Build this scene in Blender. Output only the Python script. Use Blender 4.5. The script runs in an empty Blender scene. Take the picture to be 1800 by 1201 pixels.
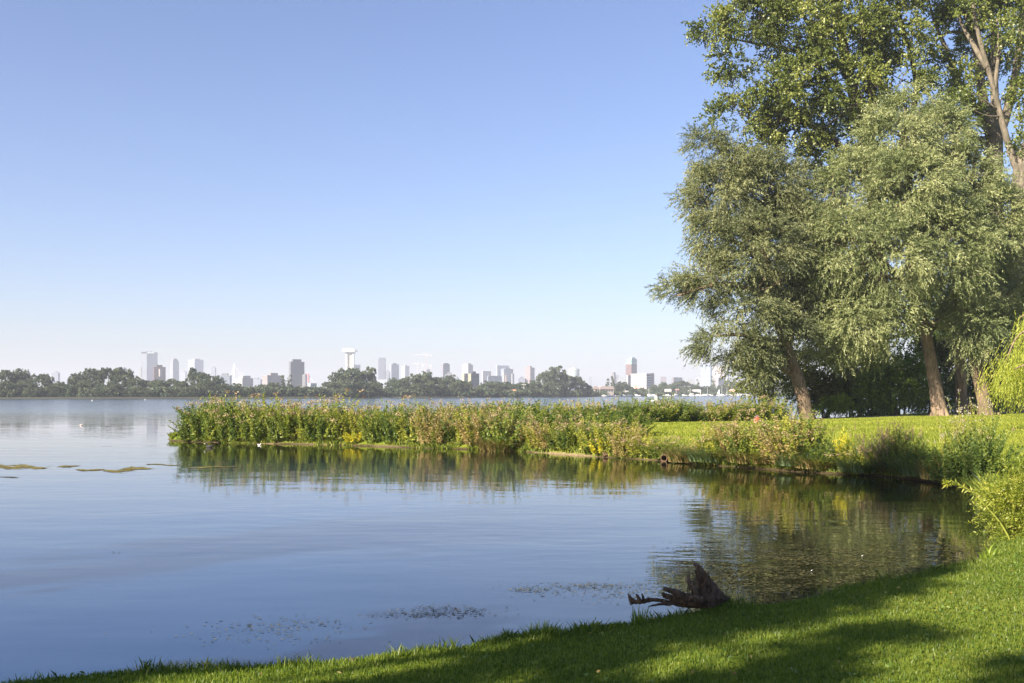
import bpy, math, numpy as np
from mathutils import Vector
R = math.radians
sc = bpy.context.scene
col = sc.collection
PI = math.pi

# ------------------------------------------------------------------ camera, sky, sun, exposure
CH, F, HY, CX = 2.2, 1750.0, 692.0, 900.0          # eye height over the water, focal length and horizon row in photo pixels
cd = bpy.data.cameras.new('camera'); cam = bpy.data.objects.new('camera', cd); col.objects.link(cam)
cam.location = (0, 0, CH); cam.rotation_euler = (R(90), 0, 0)
cd.lens = 35; cd.sensor_width = 36; cd.shift_y = (HY - 600.5) / 1800; cd.clip_start = 0.1; cd.clip_end = 20000
sc.camera = cam
SUN_EL, SUN_AZ = R(28), R(229)                      # azimuth clockwise from the view direction
w = bpy.data.worlds.new('World'); sc.world = w; w.use_nodes = True
sk = w.node_tree.nodes.new('ShaderNodeTexSky'); sk.sky_type = 'NISHITA'; sk.sun_disc = False
sk.sun_elevation = SUN_EL; sk.sun_rotation = SUN_AZ
sk.air_density = 1.0; sk.dust_density = 0.9; sk.ozone_density = 3.6
wb = w.node_tree.nodes.new('ShaderNodeMixRGB'); wb.blend_type = 'MULTIPLY'; wb.inputs[0].default_value = 1; wb.inputs[2].default_value = (.92, .865, .985, 1)   # white balance of the sky
w.node_tree.links.new(sk.outputs[0], wb.inputs[1]); w.node_tree.links.new(wb.outputs[0], w.node_tree.nodes['Background'].inputs[0])
w.node_tree.nodes['Background'].inputs[1].default_value = 0.055
sl = bpy.data.lights.new('sun', 'SUN'); sl.energy = 4.7; sl.angle = R(0.5); sl.color = (1.0, 0.87, 0.68)
so = bpy.data.objects.new('sun', sl); col.objects.link(so)
S = Vector((math.sin(SUN_AZ) * math.cos(SUN_EL), math.cos(SUN_AZ) * math.cos(SUN_EL), math.sin(SUN_EL)))
so.rotation_euler = S.to_track_quat('Z', 'Y').to_euler(); so.location = (-60, -40, 60)
sc.view_settings.view_transform = 'Standard'; sc.view_settings.look = 'None'
sc.view_settings.exposure = 1.85; sc.view_settings.gamma = 1
sc.render.engine = 'CYCLES'
sc.cycles.max_bounces = 8; sc.cycles.diffuse_bounces = 2; sc.cycles.glossy_bounces = 3
sc.cycles.transmission_bounces = 3; sc.cycles.volume_bounces = 0; sc.cycles.transparent_max_bounces = 8
sc.cycles.use_denoising = True
HAZE_DENSITY = 0.00028

def pt(px, py, D): return Vector(((px - CX) / F * D, D, CH + (HY - py) / F * D))

# ------------------------------------------------------------------ helpers
def tag(o, label=None, cat=None, group=None, kind=None):
    if label: o['label'] = label
    if cat: o['category'] = cat
    if group: o['group'] = group
    if kind: o['kind'] = kind
    return o
def empty(name, loc, rz=0.0):
    o = bpy.data.objects.new(name, None); col.objects.link(o); o.location = loc; o.rotation_euler = (0, 0, rz); return o
def link(name, me, mat=None, parent=None):
    o = bpy.data.objects.new(name, me); col.objects.link(o)
    if mat is not None and not me.materials: me.materials.append(mat)
    if parent is not None: o.parent = parent
    return o
def mesh_np(name, V, Q, tint=None, smooth=False, uv=None):
    V = np.asarray(V, np.float32).reshape(-1, 3); Q = np.asarray(Q, np.int32)
    k = Q.shape[1]; n = len(Q); me = bpy.data.meshes.new(name)
    me.vertices.add(len(V)); me.vertices.foreach_set('co', V.ravel())
    me.loops.add(n * k); me.loops.foreach_set('vertex_index', Q.ravel())
    me.polygons.add(n); me.polygons.foreach_set('loop_start', np.arange(0, n * k, k, dtype=np.int32))
    me.polygons.foreach_set('loop_total', np.full(n, k, np.int32))
    if smooth: me.polygons.foreach_set('use_smooth', np.ones(n, bool))
    if tint is not None:
        a = me.attributes.new('tint', 'FLOAT', 'POINT'); a.data.foreach_set('value', np.asarray(tint, np.float32))
    me.update(calc_edges=True)
    return me
def copy_tree(o, parent=None):
    c = o.copy(); col.objects.link(c); c.parent = parent
    for ch in list(o.children): copy_tree(ch, c)
    return c
def nz(a): return a / np.maximum(np.linalg.norm(a, axis=-1, keepdims=True), 1e-9)
class MB:                                           # collects polygons of one mesh
    def __init__(s): s.v = []; s.f = []; s.uv = []
    def poly(s, pts, uv=None):
        i = len(s.v); s.v += [tuple(p) for p in pts]; s.f.append(tuple(range(i, i + len(pts)))); s.uv.append(uv or [(0, 0)] * len(pts))
    def prism(s, base, z0, z1, top=None):           # base: counter-clockwise (x, y) list; walls carry uv in metres
        n = len(base); t = top or base; u = 0
        for i in range(n):
            a, b = base[i], base[(i + 1) % n]; c, d = t[(i + 1) % n], t[i]; L = math.hypot(b[0] - a[0], b[1] - a[1])
            s.poly([(a[0], a[1], z0), (b[0], b[1], z0), (c[0], c[1], z1), (d[0], d[1], z1)], [(u, z0), (u + L, z0), (u + L, z1), (u, z1)])
            u += L
        s.poly([(p[0], p[1], z1) for p in t], [(-1, -1)] * n)
        s.poly([(p[0], p[1], z0) for p in reversed(base)], [(-1, -1)] * n)
    def box(s, x0, x1, y0, y1, z0, z1): s.prism([(x0, y0), (x1, y0), (x1, y1), (x0, y1)], z0, z1)
    def bar(s, a, b, r, k=4, r2=None):
        a, b = Vector(a), Vector(b); d = (b - a).normalized(); r2 = r if r2 is None else r2
        u = d.cross(Vector((0, 0, 1)) if abs(d.z) < .9 else Vector((1, 0, 0))).normalized(); v = d.cross(u)
        A = [a + (u * math.cos(t) + v * math.sin(t)) * r for t in [2 * PI * (i + .5) / k for i in range(k)]]
        B = [b + (u * math.cos(t) + v * math.sin(t)) * r2 for t in [2 * PI * (i + .5) / k for i in range(k)]]
        for i in range(k): s.poly([A[i], B[i], B[(i + 1) % k], A[(i + 1) % k]])
        s.poly(A); s.poly(list(reversed(B)))
    def build(s, name, mat, parent=None, smooth=False):
        me = bpy.data.meshes.new(name); me.from_pydata(s.v, [], s.f); uvl = me.uv_layers.new(name='UVMap')
        uvl.data.foreach_set('uv', np.array([c for f in s.uv for c in f], np.float32).ravel())
        if smooth: me.polygons.foreach_set('use_smooth', np.ones(len(s.f), bool))
        me.update(); return link(name, me, mat, parent)
def catmull(P, n):
    P = np.asarray(P, float); P = np.vstack([2 * P[0] - P[1], P, 2 * P[-1] - P[-2]]); out = []
    for i in range(1, len(P) - 2):
        t = np.linspace(0, 1, n, endpoint=False)[:, None]
        a, b, c, d = P[i - 1], P[i], P[i + 1], P[i + 2]
        out.append(0.5 * (2 * b + (c - a) * t + (2 * a - 5 * b + 4 * c - d) * t * t + (3 * b - a - 3 * c + d) * t ** 3))
    return np.vstack(out + [P[-2][None]])
def tube(path, radii, sides=8, n=4, rng=None, rough=0.0, flute=0.0):
    """rings of quads along a smoothed path -> V, Q"""
    PR = np.hstack([np.asarray(path, float), np.asarray(radii, float)[:, None]])
    C = catmull(PR, n) if n > 1 else PR
    c, r = C[:, :3], np.maximum(C[:, 3], .0015); T = nz(np.gradient(c, axis=0))
    ref = np.array([.31, .95, .05]) if abs(T[0] @ np.array([.31, .95, .05])) < .9 else np.array([1., 0, 0])
    U = nz(np.cross(T, ref)); Vv = np.cross(T, U); m = len(c); a = np.linspace(0, 2 * PI, sides, endpoint=False)
    rr = np.repeat(r[:, None], sides, 1)
    if flute: rr = rr * (1 + flute * np.sin(a * 3 + 1)[None] + flute * .7 * np.sin(a * 5)[None])
    if rough and rng is not None: rr = rr * (1 + rough * rng.normal(size=rr.shape))
    V = c[:, None] + (U[:, None] * np.cos(a)[None, :, None] + Vv[:, None] * np.sin(a)[None, :, None]) * rr[..., None]
    i = np.arange(m - 1)[:, None] * sides; j = np.arange(sides)[None]; k = (j + 1) % sides
    Q = np.stack([i + j, i + k, i + sides + k, i + sides + j], -1).reshape(-1, 4)
    V = V.reshape(-1, 3); nv = len(V); V = np.vstack([V, c[0:1], c[-1:]])
    jj = np.arange(sides); kk = (jj + 1) % sides; b = (m - 1) * sides
    cap = np.vstack([np.stack([kk, jj, np.full(sides, nv), np.full(sides, nv)], -1), np.stack([b + jj, b + kk, np.full(sides, nv + 1), np.full(sides, nv + 1)], -1)])
    return V, Q, cap
class TB:                                           # gathers tubes into one mesh (quads + cap triangles)
    def __init__(s): s.V = []; s.Q = []; s.T = []; s.n = 0
    def add(s, *a, **k):
        V, Q, c = tube(*a, **k); s.V.append(V); s.Q.append(Q + s.n); s.T.append(c[:, :3] + s.n); s.n += len(V); return s
    def build(s, name, mat, parent=None, smooth=True):
        V = np.vstack(s.V); Q = np.vstack(s.Q); T = np.vstack(s.T); me = bpy.data.meshes.new(name)
        me.vertices.add(len(V)); me.vertices.foreach_set('co', V.astype(np.float32).ravel())
        L = np.concatenate([Q.ravel(), T.ravel()]).astype(np.int32); me.loops.add(len(L)); me.loops.foreach_set('vertex_index', L)
        st = np.concatenate([np.arange(len(Q)) * 4, len(Q) * 4 + np.arange(len(T)) * 3]).astype(np.int32)
        me.polygons.add(len(st)); me.polygons.foreach_set('loop_start', st)
        me.polygons.foreach_set('loop_total', np.concatenate([np.full(len(Q), 4), np.full(len(T), 3)]).astype(np.int32))
        me.polygons.foreach_set('use_smooth', np.full(len(st), smooth)); me.update(calc_edges=True)
        return link(name, me, mat, parent)

# leaf clouds ----------------------------------------------------------------
def leaf_quads(rng, P, D, L, W, tint, fold=.25, cup=0.0):
    """one rhombus per leaf at P (n,3) along D (n,3); tint (n,)"""
    n = len(P); D = nz(D); N = nz(np.cross(D, rng.normal(size=(n, 3)))); B = np.cross(D, N)
    L = (L * rng.uniform(.7, 1.3, n))[:, None]; W = (W * rng.uniform(.75, 1.25, n))[:, None]
    mid = P + D * L * .45 - N * L * .06
    V = np.stack([P, mid + B * W * .5, P + D * L - N * L * cup, mid - B * W * .5], 1).reshape(-1, 3)
    Q = np.arange(n * 4, dtype=np.int32).reshape(-1, 4)
    return V, Q, np.repeat(tint, 4)
def sprays(rng, P0, DIR, L, nleaf, leafL, leafW, droop, splay, tint, down=.2):
    n = len(P0); t = (np.arange(nleaf)[None] + rng.uniform(0, 1, (n, nleaf))) / nleaf
    Lx = (L * rng.uniform(.6, 1.3, n))[:, None, None]; tt = t[..., None]
    P = P0[:, None] + DIR[:, None] * Lx * tt; P[..., 2] -= (droop * Lx * tt * tt)[..., 0]
    D = DIR[:, None] * np.ones((1, nleaf, 1)) * (1 - .5 * tt) + rng.normal(size=(n, nleaf, 3)) * splay
    D[..., 2] -= (down + droop * 1.4 * t)
    ti = np.clip(tint[:, None] + rng.normal(0, .12, (n, nleaf)), 0, 1)
    return leaf_quads(rng, P.reshape(-1, 3), D.reshape(-1, 3), leafL, leafW, ti.ravel())
def sph(rng, n):
    return nz(rng.normal(size=(n, 3)))
def crown_cloud(rng, blobs, dens, rc, nspray, L, nleaf, leafL, leafW, droop=.3, splay=.5, down=.2, inner=.55, upbias=.15, out=.7):
    """blobs: (centre, radii). returns V, Q, tint and the clump centres"""
    P0s, Ds, Ts, CC = [], [], [], []
    for c, r in blobs:
        c = np.array(c, float); r = np.array(r, float); area = 4 * PI * ((r[0] * r[1]) ** 1.6 / 3 + (r[0] * r[2]) ** 1.6 / 3 + (r[1] * r[2]) ** 1.6 / 3) ** (1 / 1.6)
        n = max(3, int(area * dens)); u = sph(rng, n); u[:, 2] += upbias; u = nz(u)
        cc = c + u * r * rng.uniform(inner, 1.0, (n, 1)); CC.append(cc)
        tn = rng.uniform(.15, .85, n); k = rng.poisson(nspray, n) + 2
        idx = np.repeat(np.arange(n), k); m = len(idx)
        off = sph(rng, m) * (rng.uniform(0, 1, (m, 1)) ** .5) * rc * rng.uniform(.6, 1.25, (n, 1))[idx] * np.array([1, 1, .7])
        P0s.append(cc[idx] + off); Ds.append(nz(u[idx] * out + nz(off) * .7 + rng.normal(size=(m, 3)) * .35))
        Ts.append(np.clip(tn[idx] + rng.normal(0, .1, m), 0, 1))
    P0 = np.vstack(P0s); D = np.vstack(Ds); T = np.concatenate(Ts)
    V, Q, ti = sprays(rng, P0, D, L, nleaf, leafL, leafW, droop, splay, T, down)
    return V, Q, ti, np.vstack(CC)

# ------------------------------------------------------------------ materials
def newmat(name):
    m = bpy.data.materials.new(name); m.use_nodes = True; nt = m.node_tree; b = nt.nodes['Principled BSDF']; return m, nt, b
def N(nt, t, **k):
    n = nt.nodes.new(t)
    for a, v in k.items():
        if a.startswith('i_'): n.inputs[a[2:].replace('_', ' ')].default_value = v
        else: setattr(n, a, v)
    return n
def ramp(nt, stops):
    r = nt.nodes.new('ShaderNodeValToRGB'); e = r.color_ramp.elements
    while len(e) < len(stops): e.new(.5)
    for q, (p, c) in zip(e, stops): q.position = p; q.color = (*c, 1)
    return r
def leafmat(name, cols, trans=.3, rough=.5, spec=.35, tr_col=None):
    m, nt, b = newmat(name); L = nt.links.new
    a = N(nt, 'ShaderNodeAttribute', attribute_name='tint'); r = ramp(nt, [(i / (len(cols) - 1), c) for i, c in enumerate(cols)])
    L(a.outputs['Fac'], r.inputs[0]); L(r.outputs[0], b.inputs['Base Color'])
    b.inputs['Roughness'].default_value = rough; b.inputs['Specular IOR Level'].default_value = spec
    t = N(nt, 'ShaderNodeBsdfTranslucent'); mx = N(nt, 'ShaderNodeMixShader'); mx.inputs[0].default_value = trans
    mul = N(nt, 'ShaderNodeMixRGB', blend_type='MULTIPLY'); mul.inputs[0].default_value = 1; mul.inputs[2].default_value = (*(tr_col or (1.5, 1.6, .6)), 1)
    L(r.outputs[0], mul.inputs[1]); L(mul.outputs[0], t.inputs[0])
    L(b.outputs[0], mx.inputs[1]); L(t.outputs[0], mx.inputs[2]); L(mx.outputs[0], nt.nodes['Material Output'].inputs[0]); return m
def barkmat(name, c1, c2, sx=9, sz=1.6, bump=.9, moss=None):
    m, nt, b = newmat(name); L = nt.links.new
    tc = N(nt, 'ShaderNodeTexCoord'); mp = N(nt, 'ShaderNodeMapping'); mp.inputs['Scale'].default_value = (sx, sx, sz)
    n1 = N(nt, 'ShaderNodeTexNoise', i_Scale=1.0, i_Detail=6.0, i_Roughness=.65, i_Distortion=.6)
    L(tc.outputs['Object'], mp.inputs[0]); L(mp.outputs[0], n1.inputs[0])
    r = ramp(nt, [(.3, c1), (.55, c2), (.75, tuple(min(1, x * 1.35) for x in c2))]); L(n1.outputs[0], r.inputs[0])
    n2 = N(nt, 'ShaderNodeTexNoise', i_Scale=1.3, i_Detail=3.0); L(tc.outputs['Object'], n2.inputs[0])
    mx = N(nt, 'ShaderNodeMixRGB', blend_type='MULTIPLY'); r2 = ramp(nt, [(.35, (.7, .72, .66)), (.65, (1.1, 1.06, 1.0))]); L(n2.outputs[0], r2.inputs[0])
    mx.inputs[0].default_value = 1; L(r.outputs[0], mx.inputs[1]); L(r2.outputs[0], mx.inputs[2]); L(mx.outputs[0], b.inputs['Base Color'])
    bp = N(nt, 'ShaderNodeBump', i_Strength=bump, i_Distance=.08); L(n1.outputs[0], bp.inputs['Height']); L(bp.outputs[0], b.inputs['Normal'])
    b.inputs['Roughness'].default_value = .9; b.inputs['Specular IOR Level'].default_value = .2; return m
_cm = {}
def plain(name, c, rough=.7, metal=0.0, var=.12, scale=2.0):
    k = (name, c)
    if k in _cm: return _cm[k]
    m, nt, b = newmat(name); tc = N(nt, 'ShaderNodeTexCoord'); n = N(nt, 'ShaderNodeTexNoise', i_Scale=scale, i_Detail=4.0)
    nt.links.new(tc.outputs['Object'], n.inputs[0]); r = ramp(nt, [(.3, tuple(x * (1 - var) for x in c)), (.7, tuple(min(1, x * (1 + var)) for x in c))])
    nt.links.new(n.outputs[0], r.inputs[0]); nt.links.new(r.outputs[0], b.inputs['Base Color'])
    b.inputs['Roughness'].default_value = rough; b.inputs['Metallic'].default_value = metal; _cm[k] = m; return m
def facade(wall, glass, bay=3.6, fl=3.3, wf=.55, hf=.5, rough=.6):
    k = ('facade', wall, glass, bay, fl, wf, hf)
    if k in _cm: return _cm[k]
    m, nt, b = newmat('facade'); L = nt.links.new
    uv = N(nt, 'ShaderNodeUVMap'); sp = N(nt, 'ShaderNodeSeparateXYZ'); L(uv.outputs[0], sp.inputs[0])
    def band(sock, per, frac):
        a = N(nt, 'ShaderNodeMath', operation='DIVIDE'); a.inputs[1].default_value = per; L(sock, a.inputs[0])
        f = N(nt, 'ShaderNodeMath', operation='FRACT'); L(a.outputs[0], f.inputs[0])
        g = N(nt, 'ShaderNodeMath', operation='LESS_THAN'); g.inputs[1].default_value = frac; L(f.outputs[0], g.inputs[0]); return g.outputs[0]
    x, y = band(sp.outputs[0], bay, wf), band(sp.outputs[1], fl, hf)
    mu = N(nt, 'ShaderNodeMath', operation='MULTIPLY'); L(x, mu.inputs[0]); L(y, mu.inputs[1])
    pos = N(nt, 'ShaderNodeMath', operation='GREATER_THAN'); pos.inputs[1].default_value = -.5; L(sp.outputs[0], pos.inputs[0])
    m2 = N(nt, 'ShaderNodeMath', operation='MULTIPLY'); L(mu.outputs[0], m2.inputs[0]); L(pos.outputs[0], m2.inputs[1])
    mx = N(nt, 'ShaderNodeMixRGB'); L(m2.outputs[0], mx.inputs[0]); mx.inputs[1].default_value = (*wall, 1); mx.inputs[2].default_value = (*glass, 1)
    L(mx.outputs[0], b.inputs['Base Color']); rg = N(nt, 'ShaderNodeMath', operation='MULTIPLY_ADD'); L(m2.outputs[0], rg.inputs[0]); rg.inputs[1].default_value = .15 - rough; rg.inputs[2].default_value = rough
    L(rg.outputs[0], b.inputs['Roughness']); _cm[k] = m; return m

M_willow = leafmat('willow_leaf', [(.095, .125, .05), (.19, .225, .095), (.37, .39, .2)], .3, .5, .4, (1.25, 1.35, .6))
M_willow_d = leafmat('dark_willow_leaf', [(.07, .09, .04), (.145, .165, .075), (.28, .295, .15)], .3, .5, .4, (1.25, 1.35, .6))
M_poplar = leafmat('poplar_leaf', [(.05, .072, .018), (.12, .155, .034), (.27, .29, .085)], .3, .42, .45)
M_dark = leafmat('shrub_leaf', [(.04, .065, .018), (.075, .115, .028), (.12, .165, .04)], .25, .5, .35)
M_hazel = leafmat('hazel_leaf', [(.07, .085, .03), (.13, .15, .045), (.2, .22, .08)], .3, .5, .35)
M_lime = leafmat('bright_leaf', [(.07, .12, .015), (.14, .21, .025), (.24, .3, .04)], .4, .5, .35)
M_golden = leafmat('golden_willow_leaf', [(.14, .19, .02), (.27, .31, .035), (.42, .42, .07)], .4, .5, .35)
M_bushy = leafmat('bush_leaf', [(.09, .13, .015), (.2, .24, .03), (.36, .36, .06)], .4, .45, .4)
M_mid = leafmat('elder_leaf', [(.05, .09, .015), (.1, .17, .022), (.18, .26, .035)], .35, .5, .35)
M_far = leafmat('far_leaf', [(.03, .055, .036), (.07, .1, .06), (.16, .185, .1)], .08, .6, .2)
M_herb = leafmat('herb_leaf', [(.045, .085, .015), (.14, .19, .028), (.33, .33, .05)], .35, .5, .3)
M_herb_dark = leafmat('herb_dark_leaf', [(.035, .07, .015), (.08, .13, .025), (.2, .235, .04)], .35, .5, .3)
M_tan = leafmat('dry_leaf', [(.15, .12, .045), (.28, .22, .08), (.4, .31, .14)], .25, .7, .2, (1.2, 1.1, .7))
M_yellow = leafmat('yellow_leaf', [(.25, .27, .02), (.42, .4, .03), (.55, .47, .05)], .4, .5, .3)
M_reed = leafmat('reed_leaf', [(.07, .12, .06), (.13, .19, .1), (.24, .28, .13)], .3, .45, .35)
M_pink = leafmat('flower_head', [(.22, .16, .09), (.34, .26, .16), (.45, .36, .24)], .25, .8, .1, (1.1, 1, .9))
M_purple = leafmat('purple_spike', [(.13, .08, .07), (.22, .14, .12), (.3, .22, .17)], .2, .8, .1, (1, 1, 1))
M_brown = leafmat('seed_head', [(.1, .05, .03), (.17, .09, .05), (.25, .15, .09)], .2, .9, .1, (1, 1, 1))
M_white = leafmat('white_flower', [(.3, .27, .22), (.42, .38, .32), (.52, .48, .4)], .2, .8, .1, (1, 1, 1))
M_stem = leafmat('stem', [(.16, .14, .05), (.24, .2, .08), (.3, .22, .1)], .1, .8, .2)
M_stem_g = leafmat('green_stem', [(.06, .08, .02), (.1, .12, .03), (.15, .13, .04)], .1, .8, .2)
M_grass = leafmat('grass_blade', [(.04, .075, .012), (.095, .145, .02), (.22, .25, .045)], .4, .45, .35, (1.3, 1.5, .4))
M_lawn = leafmat('lawn_blade', [(.125, .165, .018), (.215, .25, .03), (.33, .33, .06)], .4, .5, .25, (1.3, 1.5, .4))
M_bark = barkmat('willow_bark', (.09, .065, .05), (.27, .2, .155))
M_bark2 = barkmat('poplar_bark', (.06, .053, .045), (.17, .15, .125), 6, 1.2)
M_bark_d = barkmat('dark_bark', (.05, .04, .03), (.12, .095, .075))
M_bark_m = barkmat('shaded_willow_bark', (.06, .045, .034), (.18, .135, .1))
M_drift = barkmat('wet_driftwood', (.022, .016, .012), (.17, .125, .095), 30, 6, 1.0)
M_drift2 = barkmat('dry_driftwood', (.04, .028, .02), (.17, .115, .075), 30, 5, 1.0)

# ------------------------------------------------------------------ shoreline, ground, water
NEAR = [(-90, 6), (-50, 8), (-36, 8), (-26, 5.5), (-20, 3), (-12, 2.6), (-8, 5.0), (-5.5, 6.3), (-3.6, 7.1), (-2.56, 7.38), (-1.66, 7.55), (-1.18, 7.7), (-.45, 8.05), (-.1, 8.3),
        (.14, 8.5), (.4, 8.42), (.87, 8.8), (1.39, 9.15), (1.9, 9.55), (2.35, 9.65), (3.6, 10.6), (4.5, 11.3), (5.4, 12.0), (6.0, 12.7), (7.0, 14.6), (8.3, 17.2), (9.7, 20.3), (10.5, 22.9), (10.6, 24.7), (9.95, 26.3),
        (8.5, 27.5), (7.05, 29.4), (5.8, 30.8), (5.03, 32.5), (3.5, 34), (1.26, 36.7), (-1.1, 39), (-3.2, 39.9), (-6, 41.8), (-9.4, 43.3), (-12, 44), (-14, 44.9), (-15.9, 46.4), (-16.6, 48.3),
        (-16, 50.3), (-13, 51.6), (-8, 53), (0, 55), (8, 58.5), (15, 64), (20, 72), (30, 86), (48, 105), (80, 122), (160, 140), (160, -60), (-90, -60)]
NP = np.array(NEAR, float)
def sdist(X, Y):
    A = NP; B = np.roll(NP, -1, 0); d2 = np.full(X.shape, 1e9); ins = np.zeros(X.shape, bool)
    for (ax, ay), (bx, by) in zip(A, B):
        ex, ey = bx - ax, by - ay; t = np.clip(((X - ax) * ex + (Y - ay) * ey) / (ex * ex + ey * ey), 0, 1)
        d2 = np.minimum(d2, (X - ax - t * ex) ** 2 + (Y - ay - t * ey) ** 2)
        if ay != by: ins ^= ((ay > Y) != (by > Y)) & (X < ex * (Y - ay) / (by - ay) + ax)
    return np.where(ins, 1, -1) * np.sqrt(d2)
def wob(X, Y, s, seed=0):
    return (np.sin(X * 1.7 / s + seed) * np.cos(Y * 1.3 / s + seed * 2.1) + .6 * np.sin(X * 3.1 / s + Y * 2.3 / s + seed) + .35 * np.sin(X * 6.3 / s - Y * 5.1 / s + 2 * seed)) / 1.95
def height(X, Y):
    X = np.asarray(X, float); Y = np.asarray(Y, float)
    d = sdist(X, Y) + .12 * wob(X, Y, 1.1, 1) * (Y < 16) + .22 * wob(X, Y, 1.6, 2) * (Y >= 16)
    near = np.clip((19 - Y) / 5, 0, 1)
    lip = np.clip(-.15 + 1.3 * wob(X, Y, 2.6, 4), .0, 1.0) * np.where(X < 6, 1.0, .1) * (1 - near)
    hn = .2 * (1 - np.exp(-np.maximum(d, 0) / .12)) + .5 * (1 - np.exp(-np.maximum(d, 0) / 7))
    dl = np.maximum(d - .5 * lip, 0)
    hp = .07 * (1 - np.exp(-np.maximum(d, 0) / .15)) + .17 * (1 - np.exp(-dl / .35)) + .84 * (1 - np.exp(-dl / 10))
    h = hn * near + hp * (1 - near) + .02 * wob(X, Y, 2.2, 5) * np.clip(d, 0, 1)
    return np.where(d > 0, h, np.maximum(d * .35, -.8))
def gz(x, y): return float(height(np.array([x]), np.array([y]))[0])
def grid_sheet(xs, ys, hf):
    X, Y = np.meshgrid(xs, ys); Z = hf(X, Y); V = np.stack([X, Y, Z], -1).reshape(-1, 3); nx = len(xs)
    i = (np.arange(len(ys) - 1)[:, None] * nx + np.arange(nx - 1)[None]).ravel(); return V, np.stack([i, i + 1, i + nx + 1, i + nx], -1)
xs = np.concatenate([np.arange(-90, -18, 2), np.arange(-18, -4, .4), np.arange(-4, 13, .14), np.arange(13, 40, .5), np.arange(40, 161, 4)])
ys = np.concatenate([np.arange(-60, 3, 1.5), np.arange(3, 14, .13), np.arange(14, 30, .3), np.arange(30, 56, .3), np.arange(56, 80, .7), np.arange(80, 141, 3)])
V, Q = grid_sheet(xs, ys, height)
mg, nt, b = newmat('ground_soil_grass'); L = nt.links.new
geo = N(nt, 'ShaderNodeNewGeometry'); sp = N(nt, 'ShaderNodeSeparateXYZ'); L(geo.outputs['Position'], sp.inputs[0])
n1 = N(nt, 'ShaderNodeTexNoise', i_Scale=.35, i_Detail=5.0); L(geo.outputs['Position'], n1.inputs[0])
n2 = N(nt, 'ShaderNodeTexNoise', i_Scale=9.0, i_Detail=6.0, i_Roughness=.7); L(geo.outputs['Position'], n2.inputs[0])
r1 = ramp(nt, [(.3, (.1, .14, .014)), (.55, (.17, .21, .022)), (.75, (.26, .27, .05))]); L(n1.outputs[0], r1.inputs[0])
r2 = ramp(nt, [(.3, (.75, .75, .75)), (.7, (1.2, 1.2, 1.1))]); L(n2.outputs[0], r2.inputs[0])
g = N(nt, 'ShaderNodeMixRGB', blend_type='MULTIPLY'); g.inputs[0].default_value = 1; L(r1.outputs[0], g.inputs[1]); L(r2.outputs[0], g.inputs[2])
sand = ramp(nt, [(.3, (.1, .08, .045)), (.7, (.27, .21, .13))]); L(n2.outputs[0], sand.inputs[0])
mud = ramp(nt, [(.3, (.03, .025, .015)), (.7, (.09, .07, .035))]); L(n2.outputs[0], mud.inputs[0])
mr = N(nt, 'ShaderNodeMapRange'); mr.inputs[1].default_value = 7; mr.inputs[2].default_value = 4; L(sp.outputs[0], mr.inputs[0])
n3 = N(nt, 'ShaderNodeTexNoise', i_Scale=.22, i_Detail=2.0); L(geo.outputs['Position'], n3.inputs[0]); r3 = ramp(nt, [(.47, (0, 0, 0)), (.58, (1, 1, 1))]); L(n3.outputs[0], r3.inputs[0])
mm = N(nt, 'ShaderNodeMath', operation='MULTIPLY'); L(mr.outputs[0], mm.inputs[0]); L(r3.outputs[0], mm.inputs[1])
ms = N(nt, 'ShaderNodeMixRGB'); L(mm.outputs[0], ms.inputs[0]); L(mud.outputs[0], ms.inputs[1]); L(sand.outputs[0], ms.inputs[2])
zz = N(nt, 'ShaderNodeMapRange'); zz.inputs[1].default_value = .04; zz.inputs[2].default_value = .1; L(sp.outputs[2], zz.inputs[0])
mf = N(nt, 'ShaderNodeMixRGB'); L(zz.outputs[0], mf.inputs[0]); L(ms.outputs[0], mf.inputs[1]); L(g.outputs[0], mf.inputs[2])
L(mf.outputs[0], b.inputs['Base Color']); b.inputs['Roughness'].default_value = .95; b.inputs['Specular IOR Level'].default_value = .1
bp = N(nt, 'ShaderNodeBump', i_Strength=.8, i_Distance=.06); L(n2.outputs[0], bp.inputs['Height']); L(bp.outputs[0], b.inputs['Normal'])
tag(link('ground', mesh_np('ground', V, Q, smooth=True), mg), kind='structure')

# water
mw, nt, b = newmat('lake_water'); L = nt.links.new
geo = N(nt, 'ShaderNodeNewGeometry'); sp = N(nt, 'ShaderNodeSeparateXYZ'); L(geo.outputs['Position'], sp.inputs[0])
def wnoise(scale, det, sx=1.0, dist=0.0):
    mp = N(nt, 'ShaderNodeMapping'); mp.inputs['Scale'].default_value = (sx, 1, 1); L(geo.outputs['Position'], mp.inputs[0])
    n = N(nt, 'ShaderNodeTexNoise', i_Scale=scale, i_Detail=det, i_Distortion=dist); L(mp.outputs[0], n.inputs[0]); return n.outputs[0]
def math_(op, a, c):
    n = N(nt, 'ShaderNodeMath', operation=op)
    for i, v in enumerate((a, c)):
        if isinstance(v, (int, float)): n.inputs[i].default_value = v
        else: L(v, n.inputs[i])
    return n.outputs[0]
small = wnoise(3.2, 2.0, .45); mid_ = wnoise(.55, 2.0, .5); big = wnoise(.05, 2.0, .35)
cat = N(nt, 'ShaderNodeMapRange'); cat.inputs[1].default_value = .42; cat.inputs[2].default_value = .62; L(big, cat.inputs[0])   # cat's paws: patches of wind
far = N(nt, 'ShaderNodeMapRange'); far.inputs[1].default_value = 75; far.inputs[2].default_value = 200; L(sp.outputs[1], far.inputs[0])
h = math_('ADD', math_('MULTIPLY', math_('MULTIPLY', small, .0045), math_('ADD', cat.outputs[0], .35)), math_('MULTIPLY', mid_, .012))
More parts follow.
